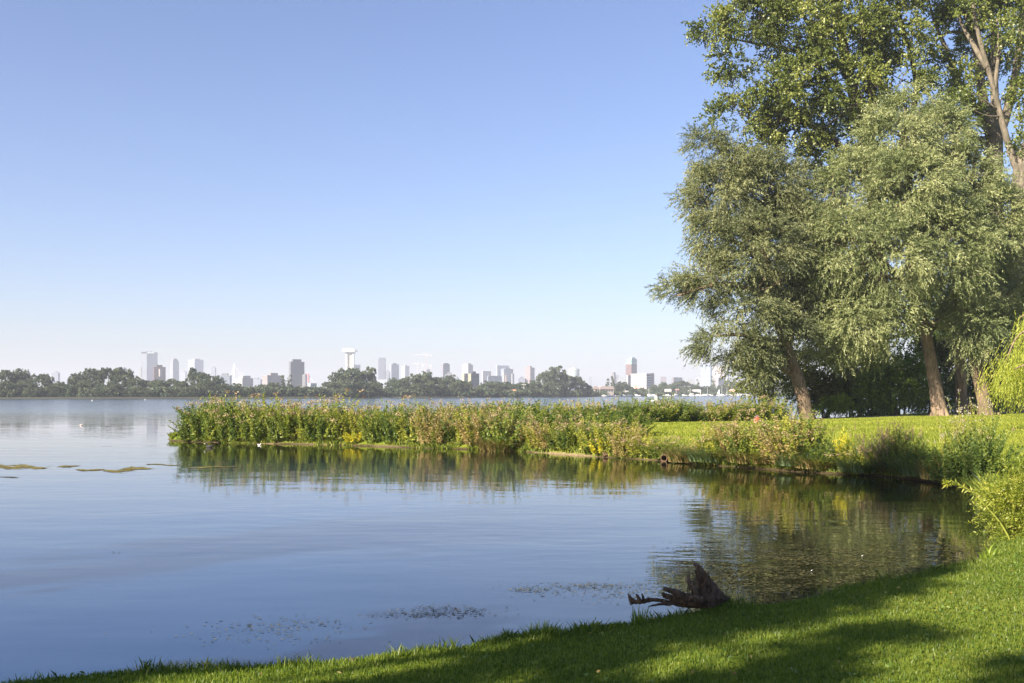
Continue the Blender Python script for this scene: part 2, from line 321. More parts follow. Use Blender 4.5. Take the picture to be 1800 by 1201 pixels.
rough_w = math_('MULTIPLY', math_('MULTIPLY', wnoise(.7, 3.0, .6), far.outputs[0]), .4)
h = math_('ADD', h, rough_w)
bp = N(nt, 'ShaderNodeBump', i_Strength=1.0, i_Distance=1.0); L(h, bp.inputs['Height']); L(bp.outputs[0], b.inputs['Normal'])
openx = N(nt, 'ShaderNodeMapRange'); openx.inputs[1].default_value = 3; openx.inputs[2].default_value = -3; L(sp.outputs[0], openx.inputs[0])   # open deep water blue, murky brown-green by banks and inlet, partly painted-in shade
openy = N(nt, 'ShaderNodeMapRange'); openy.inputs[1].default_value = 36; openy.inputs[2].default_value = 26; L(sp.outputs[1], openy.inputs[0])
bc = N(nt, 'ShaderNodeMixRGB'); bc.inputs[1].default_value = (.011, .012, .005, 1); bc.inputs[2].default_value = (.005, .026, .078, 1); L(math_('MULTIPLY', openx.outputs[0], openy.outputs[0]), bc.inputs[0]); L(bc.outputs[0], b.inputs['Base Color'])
b.inputs['IOR'].default_value = 1.52; b.inputs['Roughness'].default_value = .015
rg_ = N(nt, 'ShaderNodeMapRange'); rg_.inputs[1].default_value = 80; rg_.inputs[2].default_value = 125; rg_.inputs[3].default_value = .015; rg_.inputs[4].default_value = .13; L(sp.outputs[1], rg_.inputs[0]); L(rg_.outputs[0], b.inputs['Roughness'])   # unresolved wind ripples further out
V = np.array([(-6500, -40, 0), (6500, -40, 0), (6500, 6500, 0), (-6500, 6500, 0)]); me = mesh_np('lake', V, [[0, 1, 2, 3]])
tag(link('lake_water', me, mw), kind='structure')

# far land: a strip from the opposite shoreline out to the horizon
FS = [(-3500, 330), (-1200, 360), (-500, 385), (-208, 405), (-134, 428), (-82, 481), (-16, 550), (37, 642), (88, 770), (220, 962), (420, 1120), (900, 1330), (3500, 1600)]
def shoreD(px):
    k = (px - CX) / F
    for (x0, y0), (x1, y1) in zip(FS, FS[1:]):
        if x0 / y0 <= k <= x1 / y1:
            dx, dy = x1 - x0, y1 - y0; t = (k * y0 - x0) / (dx - k * dy); return y0 + t * dy
    return 500
Vv = []; fq = []
C = catmull(np.array([(x, y, 0) for x, y in FS]), 12)
for k, off in enumerate(((-4, -.5), (0, .0), (3, .7), (30, 1.1), (400, 1.2), (5200, 1.2))): Vv.append(np.column_stack([C[:, 0], C[:, 1] + off[0], np.full(len(C), off[1])]))
n = len(C)
for k in range(5): i = np.arange(n - 1) + k * n; fq.append(np.stack([i, i + 1, i + n + 1, i + n], -1))
mfl = plain('far_land', (.025, .03, .016), .95, var=.4, scale=.03)
tag(link('far_land', mesh_np('far_land', np.vstack(Vv), np.vstack(fq)), mfl), kind='structure')

# haze: one closed box of air round the scene
mh = bpy.data.materials.new('haze'); mh.use_nodes = True; nt = mh.node_tree; nt.nodes.remove(nt.nodes['Principled BSDF'])
pv = nt.nodes.new('ShaderNodeVolumePrincipled'); pv.inputs['Color'].default_value = (.64, .7, .82, 1); pv.inputs['Density'].default_value = HAZE_DENSITY
pv.inputs['Anisotropy'].default_value = 0.0
nt.links.new(pv.outputs[0], nt.nodes['Material Output'].inputs['Volume'])
hb = MB(); hb.box(-7000, 7000, -300, 7400, -2.5, 150); tag(hb.build('haze', mh), kind='stuff')

# path edging behind the lawn
pp = [(19.2, 61.2), (24, 61.6), (27, 62.2), (32, 63.2), (40, 66)]
m = MB()
for (x0, y0), (x1, y1) in zip(pp, pp[1:]):
    k = 6
    for i in range(k):
        a, c = i / k, (i + 1) / k; xa, ya, xb, yb = x0 + (x1 - x0) * a, y0 + (y1 - y0) * a, x0 + (x1 - x0) * c, y0 + (y1 - y0) * c
        za, zb = gz(xa, ya) + .06, gz(xb, yb) + .06
        m.poly([(xa, ya, za), (xb, yb, zb), (xb, yb + 2, zb), (xa, ya + 2, za)]); m.poly([(xa, ya, za - .2), (xb, yb, zb - .2), (xb, yb, zb), (xa, ya, za)])
tag(m.build('path', plain('path_gravel', (.2, .18, .16), .95)), kind='structure')

# ------------------------------------------------------------------ big trees
def blobs_px(lst, D, ydepth=.9, inset=0.0):
    out = []
    for t in lst:
        cx, cy, rx, ry = t[:4]; dd = t[4] if len(t) > 4 else 0
        c = pt(cx, cy, D + dd); s = (D + dd) / F; g5 = lambda q: max(q - inset, .45 * q); out.append(((c.x, c.y, c.z), (g5(rx * s), g5((rx + ry) * .5 * s * ydepth), g5(ry * s))))
    return out
def limb_pts(pxs, D):
    """(px, py, radius_m, depth offset) list -> path, radii"""
    P = []; r = []
    for q in pxs:
        p = pt(q[0], q[1], D + (q[3] if len(q) > 3 else 0)); P.append((p.x, p.y, p.z)); r.append(q[2])
    return P, r
def big_tree(name, label, cat, group, base, D, trunk, limbs, blobs, leafm, bark, seed, dens, rc, nspray, L, nleaf, lL, lW, twigs=.06, **kw):
    rng = np.random.default_rng(seed); root = empty(name, base); tag(root, label, cat, group); B = np.array(base)
    tb = TB(); P, r = limb_pts(trunk, D); P = np.array(P); P[0, 2] = min(P[0, 2], base[2] - .15)
    tb.add(P - B, r, sides=28, n=9, rng=rng, rough=.022, flute=.035); sk_ = [catmull(np.hstack([P, np.array(r)[:, None]]), 8)]
    # root flare
    for k in range(7):
        a = k * 2 * PI / 7 + rng.uniform(-.3, .3); u = np.array([math.cos(a), math.sin(a), 0]); r0 = r[0]
        tb.add([P[0] - B + u * r0 * .35 + (0, 0, r0 * 1.9), P[0] - B + u * r0 * .85 + (0, 0, r0 * .6), P[0] - B + u * r0 * 1.5 + (0, 0, -.02)], [r0 * .2, r0 * .28, r0 * .1], sides=8, n=4)
    for lm in limbs:
        P, r = limb_pts(lm, D); P = np.array(P); TB().add(P - B, r, sides=10, n=6, rng=rng, rough=.03).build('limb', bark, root)
        sk_.append(catmull(np.hstack([P, np.array(r)[:, None]]), 6))
    SK = np.vstack(sk_); V, Q, ti, CC = crown_cloud(rng, blobs, dens, rc, nspray, L, nleaf, lL, lW, **kw)
    cr = link('crown', mesh_np('crown', V - B, Q, ti), leafm, root)
    tw = tb; sel = CC[rng.uniform(size=len(CC)) < twigs * 7]
    for c in sel[:420]:
        d = np.linalg.norm(SK[:, :3] - c, axis=1) + np.maximum(SK[:, 2] - c[2] + .8, 0) * 1.5; a = SK[d.argmin()]
        if np.linalg.norm(a[:3] - c) > 9 or a[2] < base[2] + 5.2: continue
        mid = (a[:3] * .5 + c * .5) + rng.normal(size=3) * .35 + (0, 0, -.1); r0 = min(a[3] * .4, .02 + .014 * np.linalg.norm(a[:3] - c))
        tw.add([a[:3] - B, mid - B, c - B], [r0, r0 * .65, .012], sides=5, n=4)
    tb.build('trunk', bark, root)
    return root

WK = dict(dens=.95, inner=.62, rc=.7, nspray=27, L=.75, nleaf=17, lL=.175, lW=.043, droop=.28, splay=.5, down=.18, out=.9)
big_tree('willow_tree', 'left-hand grey-green willow, its dark trunk leaning left over the lawn', 'tree', None, (17.2, 58, gz(17.2, 58)), 58,
    [(1420, 734, .44), (1412, 700, .38), (1402, 665, .35), (1388, 625, .32), (1368, 560, .28), (1350, 480, .32), (1330, 400, .22), (1300, 320, .13), (1268, 250, .04)],
    [[(1402, 662, .24), (1375, 645, .2), (1345, 612, .17, -1), (1310, 590, .12, -2), (1260, 590, .06, -2.5)], [(1385, 610, .26), (1400, 540, .2, 1), (1430, 470, .14, 2), (1440, 400, .06, 2)],
     [(1368, 545, .24), (1320, 510, .18, -1.5), (1265, 500, .12, -2), (1190, 520, .05, -2)], [(1345, 465, .2), (1300, 430, .14, -1), (1240, 400, .05, -1)], [(1390, 640, .18), (1350, 628, .13), (1325, 625, .08), (1290, 600, .04)],
     [(1330, 400, .15), (1350, 330, .1, 1), (1370, 280, .04, 1)]],
    blobs_px([(1200, 512, 38, 28, -2), (1255, 495, 62, 48, -1.5), (1246, 415, 48, 52, -1), (1262, 345, 68, 60), (1238, 268, 36, 46, .5), (1290, 290, 50, 58, .5), (1345, 335, 72, 70, 1), (1325, 440, 88, 70, -1.5), (1300, 545, 58, 46, -2),
              (1390, 440, 78, 100, 1), (1405, 530, 56, 60, 1.5), (1258, 602, 40, 24, -2), (1312, 610, 50, 36, -1.5), (1360, 570, 60, 50, -1), (1436, 575, 36, 36, 2), (1385, 330, 50, 50, 2), (1325, 660, 40, 20, -1)], 58, inset=.22),
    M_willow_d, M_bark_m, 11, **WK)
big_tree('willow_tree', 'large right-hand grey-green willow with a pale sunlit straight trunk', 'tree', None, (25.8, 60, gz(25.8, 60)), 60,
    [(1653, 732, .52), (1648, 700, .4), (1640, 655, .35), (1630, 600, .32), (1622, 560, .32), (1608, 515, .34), (1600, 450, .26), (1598, 370, .22), (1595, 280, .13), (1590, 190, .04)],
    [[(1628, 590, .22), (1660, 545, .2, 1), (1705, 480, .16, 1), (1740, 400, .08, 1)], [(1610, 520, .22), (1560, 470, .18, -1), (1500, 420, .12, -2), (1440, 380, .05, -2)], [(1602, 460, .22), (1640, 380, .16, -1), (1670, 300, .08, -1)],
     [(1600, 420, .18), (1550, 350, .13), (1500, 310, .06)], [(1618, 550, .2), (1580, 500, .14, -2), (1530, 470, .08, -3)]],
    blobs_px([(1600, 190, 42, 40), (1575, 245, 72, 62, -1), (1650, 240, 55, 58), (1510, 325, 80, 66, -1), (1600, 330, 85, 80, -3), (1690, 330, 68, 80, -1), (1440, 345, 52, 44), (1425, 420, 52, 66, -1), (1480, 440, 82, 84, -2.5),
              (1570, 450, 90, 90, -3.5), (1660, 440, 90, 90, -3), (1745, 400, 52, 90), (1440, 520, 54, 80, -1), (1505, 560, 68, 76, -2.5), (1468, 618, 40, 42, -1), (1570, 550, 48, 44, -3), (1570, 588, 28, 22, -3), (1675, 495, 52, 42, -2),
              (1710, 560, 52, 58, -2), (1755, 520, 42, 70), (1690, 575, 34, 28, -1), (1530, 615, 32, 26)], 60, inset=.22),
    M_willow, M_bark, 12, **WK)
PKW = dict(dens=.46, rc=.85, nspray=27, L=.75, nleaf=15, lL=.145, lW=.13, droop=.12, splay=.8, down=.1, inner=.62)
big_tree('poplar_tree', 'tall dark green poplar rising behind the two willows, its crown spreading furthest left', 'tree', None, (29, 72, gz(29, 72)), 72,
    [(1552, 728, .8), (1545, 640, .62), (1548, 560, .6), (1545, 460, .55), (1535, 330, .5), (1518, 230, .45), (1490, 120, .36), (1470, 0, .28), (1460, -120, .18), (1455, -230, .06)],
    [[(1518, 232, .3), (1480, 170, .24, 1), (1430, 110, .17, 1), (1380, 85, .12, 0), (1320, 75, .08, -1), (1250, 60, .03, -2)], [(1535, 330, .3), (1470, 250, .22), (1400, 212, .15, -1), (1345, 215, .1, -1), (1300, 200, .04, -1)],
     [(1525, 260, .26), (1530, 150, .22), (1515, 40, .14), (1510, -80, .05)], [(1540, 380, .3), (1590, 240, .24, 1), (1610, 150, .18, 2), (1580, 20, .1, 2)], [(1495, 140, .2), (1420, 40, .14, 1), (1370, -40, .05, 1)],
     [(1548, 560, .3), (1520, 655, .16), (1500, 640, .08), (1480, 600, .04)]],
    blobs_px([(1262, 48, 42, 30, -3), (1285, 110, 46, 24, -2), (1330, 35, 76, 46, -2), (1262, 208, 24, 17, -2), (1330, 155, 66, 40, -1.5), (1310, 212, 48, 28, -1), (1345, 262, 44, 22, 0), (1400, 60, 84, 60, -1), (1415, 155, 76, 55, -2), (1405, 225, 76, 42, 0),
              (1450, 275, 56, 36, 1), (1490, 60, 84, 60, 0), (1500, 160, 76, 66, -1), (1570, 50, 74, 62, 0), (1580, 140, 62, 50, 1), (1400, -60, 120, 70), (1540, -80, 120, 80), (1480, -190, 110, 70), (1500, 245, 60, 44, 3), (1300, -30, 60, 34, 0)], 72, inset=.22),
    M_poplar, M_bark_d, 13, **dict(PKW, dens=.4))
big_tree('poplar_tree', 'forked poplar whose grey trunk splits into upright limbs above the right willow', 'tree', None, (37.8, 77, gz(37.8, 77)), 77,
    [(1745, 735, .9), (1748, 600, .72), (1750, 450, .68), (1748, 330, .62), (1748, 245, .6), (1742, 225, .55), (1728, 175, .36), (1718, 100, .3), (1700, 20, .22), (1695, -100, .08)],
    [[(1746, 240, .36), (1730, 210, .3), (1690, 155, .24), (1662, 85, .18), (1640, 30, .1), (1625, -40, .04)], [(1752, 250, .4), (1772, 190, .34), (1790, 100, .28), (1798, 20, .22), (1805, -80, .08)],
     [(1750, 235, .36), (1748, 150, .28), (1746, 60, .2), (1740, -50, .06)], [(1710, 60, .14), (1660, 60, .1), (1620, 110, .04)]],
    blobs_px([(1650, 110, 34, 26), (1660, 40, 60, 40), (1685, 135, 30, 18, -3), (1700, 155, 36, 30, -3), (1690, 210, 40, 22, -2), (1655, 220, 42, 28, 2), (1700, 0, 70, 44), (1720, 75, 44, 34, 3), (1765, 30, 46, 40), (1735, 120, 22, 22, 2), (1690, -90, 120, 60), (1650, 170, 28, 26, 3),
              (1705, 262, 38, 18, 1), (1640, 300, 50, 50, 3), (1800, -20, 50, 60), (1770, 110, 16, 16, 1)], 77, inset=.22),
    M_poplar, M_bark2, 14, **dict(PKW, dens=.34))
big_tree('poplar_tree', 'thick-stemmed poplar nearest the right edge, a pale limb slanting up to the left', 'tree', None, (34.2, 68, gz(34.2, 68)), 68,
    [(1780, 738, 1.05), (1776, 700, .75), (1780, 600, .64), (1786, 480, .58), (1792, 380, .55), (1795, 300, .5), (1812, 240, .34), (1835, 160, .26), (1850, 40, .18), (1860, -80, .06)],
    [[(1793, 310, .27), (1775, 262, .23), (1762, 215, .2), (1745, 150, .17), (1725, 80, .15), (1712, 20, .12), (1706, -60, .12), (1700, -150, .04)], [(1735, 120, .2), (1700, 60, .13, 1), (1680, 20, .05, 1)], [(1748, 160, .16), (1755, 90, .1), (1752, 30, .04)]],
    blobs_px([(1798, 235, 22, 30), (1808, 260, 22, 22), (1850, 100, 60, 70), (1840, 0, 60, 60), (1700, -110, 60, 44), (1715, 28, 34, 22), (1700, 170, 30, 16, -1), (1758, 55, 24, 18, -1), (1793, 168, 10, 9), (1860, 300, 50, 60)], 68, inset=.22),
    M_poplar, M_bark2, 15, **dict(PKW, dens=.36))
# slimmer stems between the willow and the thick poplar
STK = dict(WK); STK['dens'] = .5
big_tree('willow_tree', 'slender straight willow stem with dappled light, second trunk from the pale sunlit one', 'tree', None, (28.6, 63.4, gz(28.6, 63.4)), 63.4,
    [(1691, 730, .4), (1690, 690, .34), (1688, 620, .32), (1690, 540, .3), (1700, 440, .3), (1710, 340, .2), (1715, 260, .06)], [[(1689, 600, .2), (1720, 520, .14, 1), (1750, 440, .06, 2)]],
    blobs_px([(1715, 300, 40, 40, 2), (1735, 360, 50, 50, 2), (1700, 440, 60, 60, 1), (1706, 595, 24, 20, -1), (1720, 480, 50, 60, 2)], 63.4, inset=.25), M_willow, M_bark, 16, **STK)
big_tree('willow_tree', 'dark willow trunk leaning left in the shade, standing nearest the lawn beside the slender stem', 'tree', None, (28.3, 59.2, gz(28.3, 59.2)), 59.2,
    [(1735, 738, .46), (1730, 705, .38), (1720, 660, .37), (1710, 610, .36), (1702, 560, .34), (1705, 480, .26), (1720, 400, .14), (1725, 340, .05)], [[(1712, 620, .24), (1740, 570, .18, 1), (1765, 500, .1, 2)]],
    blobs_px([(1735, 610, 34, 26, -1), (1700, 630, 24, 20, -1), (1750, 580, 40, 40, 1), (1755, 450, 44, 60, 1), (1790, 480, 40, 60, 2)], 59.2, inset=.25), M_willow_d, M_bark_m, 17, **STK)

# background and mid shrubs / trees behind the lawn
def shrub(name, label, cat, D, px, blobs, leafm, seed, dens=.6, rc=.6, nspray=12, L=.6, nleaf=10, lL=.14, lW=.1, stems=5, group=None, **kw):
    rng = np.random.default_rng(seed); x = (px - CX) / F * D; base = (x, D, gz(x, D)); root = empty(name, base); tag(root, label, cat, group); B = np.array(base)
    bl = blobs_px(blobs, D, 1.0); kk = dict(droop=.2, splay=.7, inner=.35); kk.update(kw); V, Q, ti, CC = crown_cloud(rng, bl, dens, rc, nspray, L, nleaf, lL, lW, **kk)
    link('foliage', mesh_np('foliage', V - B, Q, ti), leafm, root); tb = TB()
    for i in range(stems):
        c = np.array(bl[i % len(bl)][0]) + rng.normal(size=3) * .3; s0 = B + rng.normal(size=3) * (.25, .25, 0) - (0, 0, .1); r0 = .03 + .012 * np.linalg.norm(c - B)
        tb.add([s0 - B, (s0 * .6 + c * .4) - B + rng.normal(size=3) * .15, c - B], [r0, r0 * .7, r0 * .25], sides=6, n=5)
    tb.build('stem', M_bark_d, root); return root
shrub('hazel_shrub', 'olive-leaved tall shrub left of the leaning willow trunk, by the marina view', 'shrub', 64, 1345, [(1312, 628, 30, 20), (1322, 660, 36, 24, -1), (1350, 625, 44, 44), (1362, 675, 46, 38), (1325, 690, 26, 14), (1330, 640, 34, 40), (1400, 660, 34, 50, 2), (1312, 690, 9, 16, -2)], M_hazel, 21, dens=.75)
shrub('hawthorn_shrub', 'dark rounded shrub just right of the leaning willow trunk', 'shrub', 66, 1455, [(1440, 640, 44, 46), (1462, 690, 50, 34), (1490, 640, 34, 40, 2), (1420, 690, 40, 36, 1), (1495, 690, 44, 34, 1)], M_hazel, 22, dens=1.0)
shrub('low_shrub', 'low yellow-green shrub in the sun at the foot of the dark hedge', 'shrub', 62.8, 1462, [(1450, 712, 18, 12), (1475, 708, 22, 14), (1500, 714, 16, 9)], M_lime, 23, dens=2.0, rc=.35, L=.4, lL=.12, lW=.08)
shrub('elder_shrub', 'rounded bush with bright green leaves behind the lawn, left of the pale trunk', 'shrub', 63.6, 1570, [(1560, 655, 40, 24), (1600, 655, 38, 32), (1575, 690, 60, 34), (1535, 695, 34, 26), (1618, 700, 30, 26)], M_mid, 24, dens=.85)
shrub('elder_shrub', 'lighter green top of foliage above the rounded bush behind the lawn', 'shrub', 66, 1580, [(1575, 640, 44, 18), (1555, 665, 30, 20, -2.5), (1605, 636, 34, 16)], M_lime, 25, dens=.7)
for i, (px, lb, bl) in enumerate([
    (1500, 'dark hedge shrub filling the gap between leaning trunk and bright bush', [(1510, 640, 40, 50), (1520, 700, 44, 26), (1500, 560, 44, 50, 3)]),
    (1640, 'dark shrub directly behind the pale willow trunk', [(1640, 690, 46, 36), (1650, 630, 40, 50, 2), (1630, 570, 44, 44, 3)]),
    (1700, 'dark shrub behind the slender stem and shaded trunk', [(1700, 690, 44, 40), (1710, 620, 44, 50, 2), (1720, 540, 50, 50, 3)]),
    (1765, 'dark shrub beside the thick poplar stem', [(1760, 690, 42, 36, 2), (1770, 620, 50, 60, 3), (1775, 530, 46, 60, 4), (1790, 430, 46, 60, 4)]),
    (1830, 'dark shrub at the right edge behind the golden weeping willow', [(1830, 690, 50, 44), (1840, 600, 50, 70, 2), (1850, 480, 50, 70, 2)])]):
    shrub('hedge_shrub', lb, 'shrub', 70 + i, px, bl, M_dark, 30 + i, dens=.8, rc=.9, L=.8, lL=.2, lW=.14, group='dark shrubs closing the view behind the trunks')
for i, (px, D, lb) in enumerate([(1668, 66, 'small sunlit sapling between pale trunk and slender stem'), (1715, 67, 'small leafy sapling between slender stem and shaded trunk'), (1748, 64, 'low leafy sprouts right of the shaded trunk')]):
    shrub('sapling', lb, 'sapling', D, px, [(px, 712, 12, 10), (px + 4, 700, 9, 9)], M_lime, 40 + i, dens=2.2, rc=.3, nspray=6, L=.35, lL=.13, lW=.08, stems=3)

# golden weeping willow reaching in from the right edge, nearer than the trunks
def hanging(rng, tips, n, L, nleaf, lL, lW, sx=.3):
    P0 = np.vstack([np.array(t) + rng.normal(size=(n, 3)) * (sx, sx, .16) for t in tips]); D = nz(rng.normal(size=(len(P0), 3)) * (.3, .3, .1) + (-.35, 0, -.55))
    return sprays(rng, P0, D, L, nleaf, lL, lW, .7, .28, np.clip(rng.normal(.55, .2, len(P0)), 0, 1), .5)
rng = np.random.default_rng(50); Dg = 36; base = ((1858 - CX) / F * Dg, Dg, gz((1858 - CX) / F * Dg, Dg)); root = empty('weeping_willow', base); tag(root, 'golden yellow weeping willow branches hanging in at the right edge', 'tree'); B = np.array(base)
tb = TB(); P, r = limb_pts([(1858, 745, .3), (1856, 690, .25), (1852, 620, .2), (1845, 560, .14), (1840, 520, .08)], Dg); tb.add(np.array(P) - B, r, sides=12, n=6, rng=rng, rough=.02); tb.build('trunk', M_bark, root)
for lm in ([(1852, 620, .1), (1820, 585, .06, -1), (1790, 590, .03, -1), (1765, 640, .012, -1)], [(1848, 580, .1), (1815, 550, .06), (1790, 560, .02)], [(1854, 660, .08), (1815, 640, .05, -1.5), (1780, 650, .02, -1.5)]):
    P, r = limb_pts(lm, Dg); TB().add(np.array(P) - B, r, sides=7, n=6).build('limb', M_bark, root)
tips = [pt(x + 8, y, Dg + rng.uniform(-1.5, 1.5)) for x, y in [(1800, 560), (1806, 575), (1800, 600), (1790, 610), (1782, 625), (1772, 630), (1765, 640), (1760, 655), (1795, 640), (1785, 650), (1775, 655), (1805, 620), (1800, 660), (1790, 672), (1780, 665), (1810, 650), (1805, 680), (1820, 600), (1825, 640), (1830, 680), (1815, 560), (1835, 560), (1840, 620), (1860, 600), (1860, 660), (1880, 620), (1870, 560)]]
V, Q, ti = hanging(rng, tips, 38, .75, 16, .1, .022); link('crown', mesh_np('crown', V - B, Q, ti), M_golden, root)

# bright willow bush at the right, on the near side of the inlet
rng = np.random.default_rng(51); Dn = 14.2; base = (7.55, Dn, gz(7.55, Dn)); root = empty('willow_bush', base); tag(root, 'bright yellow-green willow bush at the right edge of the inlet, one shoot reaching left', 'bush'); B = np.array(base)
bl = blobs_px([(1778, 890, 44, 52), (1802, 862, 52, 48, -.2), (1757, 892, 28, 32, .3), (1792, 935, 38, 34, -.4), (1838, 880, 58, 68), (1885, 900, 60, 70), (1752, 930, 18, 14, .1), (1840, 830, 40, 30, .3)], Dn, 1)
V, Q, ti, CC = crown_cloud(rng, bl, 20, .11, 7, .21, 11, .05, .014, droop=.05, splay=.55, down=-.25, inner=.3, upbias=.1, out=.8)
link('foliage', mesh_np('foliage', V - B, Q, ti), M_bushy, root); tb = TB()
for c in CC[rng.integers(0, len(CC), 110)]:
    s0 = B + rng.normal(size=3) * (.18, .15, 0) - (0, 0, .05); tb.add([s0 - B, (s0 * .5 + c * .5) - B + rng.normal(size=3) * .04, c - B], [.009, .007, .003], sides=5, n=4)
tb.build('stem', leafmat('willow_shoot', [(.2, .2, .04)] * 2), root)
P, r = limb_pts([(1782, 962, .014), (1762, 925, .013), (1738, 895, .011), (1712, 868, .009), (1695, 857, .007), (1672, 848, .004), (1664, 850, .002)], Dn - .6); P = np.array(P); TB().add(P - B, r, sides=6, n=6).build('shoot', leafmat('willow_shoot_pale', [(.3, .33, .06)] * 2), root)
C = catmull(P, 14); k = rng.integers(18, len(C), 150); d = nz(rng.normal(size=(150, 3)) * .6 + nz(np.gradient(C, axis=0))[k] * .8 - (0, 0, .15)); V, Q, ti = leaf_quads(rng, C[k], d, .085, .016, rng.uniform(.3, 1, 150)); link('shoot_leaves', mesh_np('shoot_leaves', V - B, Q, ti), M_bushy, root)

# ------------------------------------------------------------------ bank plants
def herb_mesh(rng, n_st, h, spread, lL, lW, per, lean=.35, top=1.0, tintc=.5, bottom=.05):
    """stems as thin crossed ribbons, leaves along them; returns (stem V,Q,t), (leaf V,Q,t), tips"""
    a = rng.uniform(0, 2 * PI, n_st); rr = spread * .45 * np.sqrt(rng.uniform(0, 1, n_st)); b0 = np.column_stack([np.cos(a) * rr, np.sin(a) * rr, np.zeros(n_st)])
    hh = h * rng.uniform(.62, 1.05, n_st) * (1 - .42 * (rr / (spread * .45)) ** 2); le = lean * (.35 + 1.2 * rr / (spread * .45)) * rng.uniform(.3, 1.6, n_st); a = a + rng.normal(0, .6, n_st)
    tip = b0 + np.column_stack([np.cos(a) * le * hh, np.sin(a) * le * hh, hh])
    t = np.linspace(0, 1, 5)[None, :, None]; ctr = b0[:, None] * (1 - t) + tip[:, None] * t; ctr[..., :2] -= (np.stack([np.cos(a), np.sin(a)], -1) * (le * hh * .22)[:, None])[:, None] * (4 * t * (1 - t))
    wv = nz(np.column_stack([-np.sin(a + .7), np.cos(a + .7), np.zeros(n_st)]))[:, None] * np.linspace(.006, .003, 5)[None, :, None]
    A = ctr + wv; Bv = ctr - wv; SV = np.stack([A, Bv], 2).reshape(-1, 3); k = np.arange(n_st)[:, None] * 10 + np.arange(4)[None] * 2; SQ = np.stack([k, k + 1, k + 3, k + 2], -1).reshape(-1, 4)
    st = np.repeat(rng.uniform(0, 1, n_st), 10)
    tt = bottom + (top - bottom) * rng.uniform(0, 1, (n_st, per)) ** .85; i = np.clip((tt * 4).astype(int), 0, 3); f = (tt * 4 - i)[..., None]; I = np.arange(n_st)[:, None]
    P = ctr[I, i] * (1 - f) + ctr[I, i + 1] * f; az = rng.uniform(0, 2 * PI, tt.shape); el = rng.normal(.15, .4, tt.shape)
    D = np.stack([np.cos(az) * np.cos(el), np.sin(az) * np.cos(el), np.sin(el)], -1); sc_ = (1.15 - .6 * tt)
    ti = np.clip(tintc + rng.normal(0, .2, (n_st, 1)) + rng.normal(0, .12, tt.shape) + .15 * (tt - .5), 0, 1)
    V, Q, T = leaf_quads(rng, P.reshape(-1, 3), D.reshape(-1, 3), lL, lW, ti.ravel()); s4 = np.repeat(sc_.ravel(), 4)[:, None]; o = np.repeat(P.reshape(-1, 3), 4, 0); V = o + (V - o) * s4
    return (SV, SQ, st), (V, Q, T), tip
def head_mesh(rng, tips, n, rad, s, flat=.45):
    P = np.repeat(tips, n, 0) + rng.normal(size=(len(tips) * n, 3)) * (rad, rad, rad * flat); D = nz(rng.normal(size=P.shape)); return leaf_quads(rng, P, D, s, s * .9, np.clip(np.repeat(rng.uniform(.2, .8, len(tips)), n) + rng.normal(0, .15, len(P)), 0, 1))
def spike_mesh(rng, tips, n, ln, s):
    P = np.repeat(tips, n, 0); t = rng.uniform(-1, .3, len(P)); P = P + rng.normal(size=P.shape) * .012; P[:, 2] += t * ln; return leaf_quads(rng, P, nz(rng.normal(size=P.shape) * .6 + (0, 0, .7)), s, s * .5, rng.uniform(0, 1, len(P)))
def blade_tuft(rng, n, h, spread, wid, bend=.5, tint=.5):
    a = rng.uniform(0, 2 * PI, n); rr = spread * .35 * rng.uniform(0, 1, n) ** .5; b0 = np.column_stack([np.cos(a) * rr, np.sin(a) * rr, np.zeros(n)]); az = a + rng.normal(0, .7, n); hh = h * rng.uniform(.5, 1.1, n); be = bend * rng.uniform(.3, 1.4, n)
    u = np.column_stack([np.cos(az), np.sin(az), np.zeros(n)]); sd = np.column_stack([-np.sin(az + .5), np.cos(az + .5), np.zeros(n)]); K = 4; V = []
    for k in range(K):
        t = k / (K - 1); c = b0 + u * (be * hh * t * t)[:, None]; c[:, 2] = hh * (t - .3 * be * t ** 3); w_ = wid * (1 - t) ** .7 * .5 + .0012; V += [c - sd * w_, c + sd * w_]
    V = np.stack(V, 1).reshape(-1, 3); k = np.arange(n)[:, None] * 8 + np.arange(3)[None] * 2; Q = np.stack([k, k + 1, k + 3, k + 2], -1).reshape(-1, 4)
    return V, Q, np.repeat(np.clip(rng.normal(tint, .2, n), 0, 1), 8)
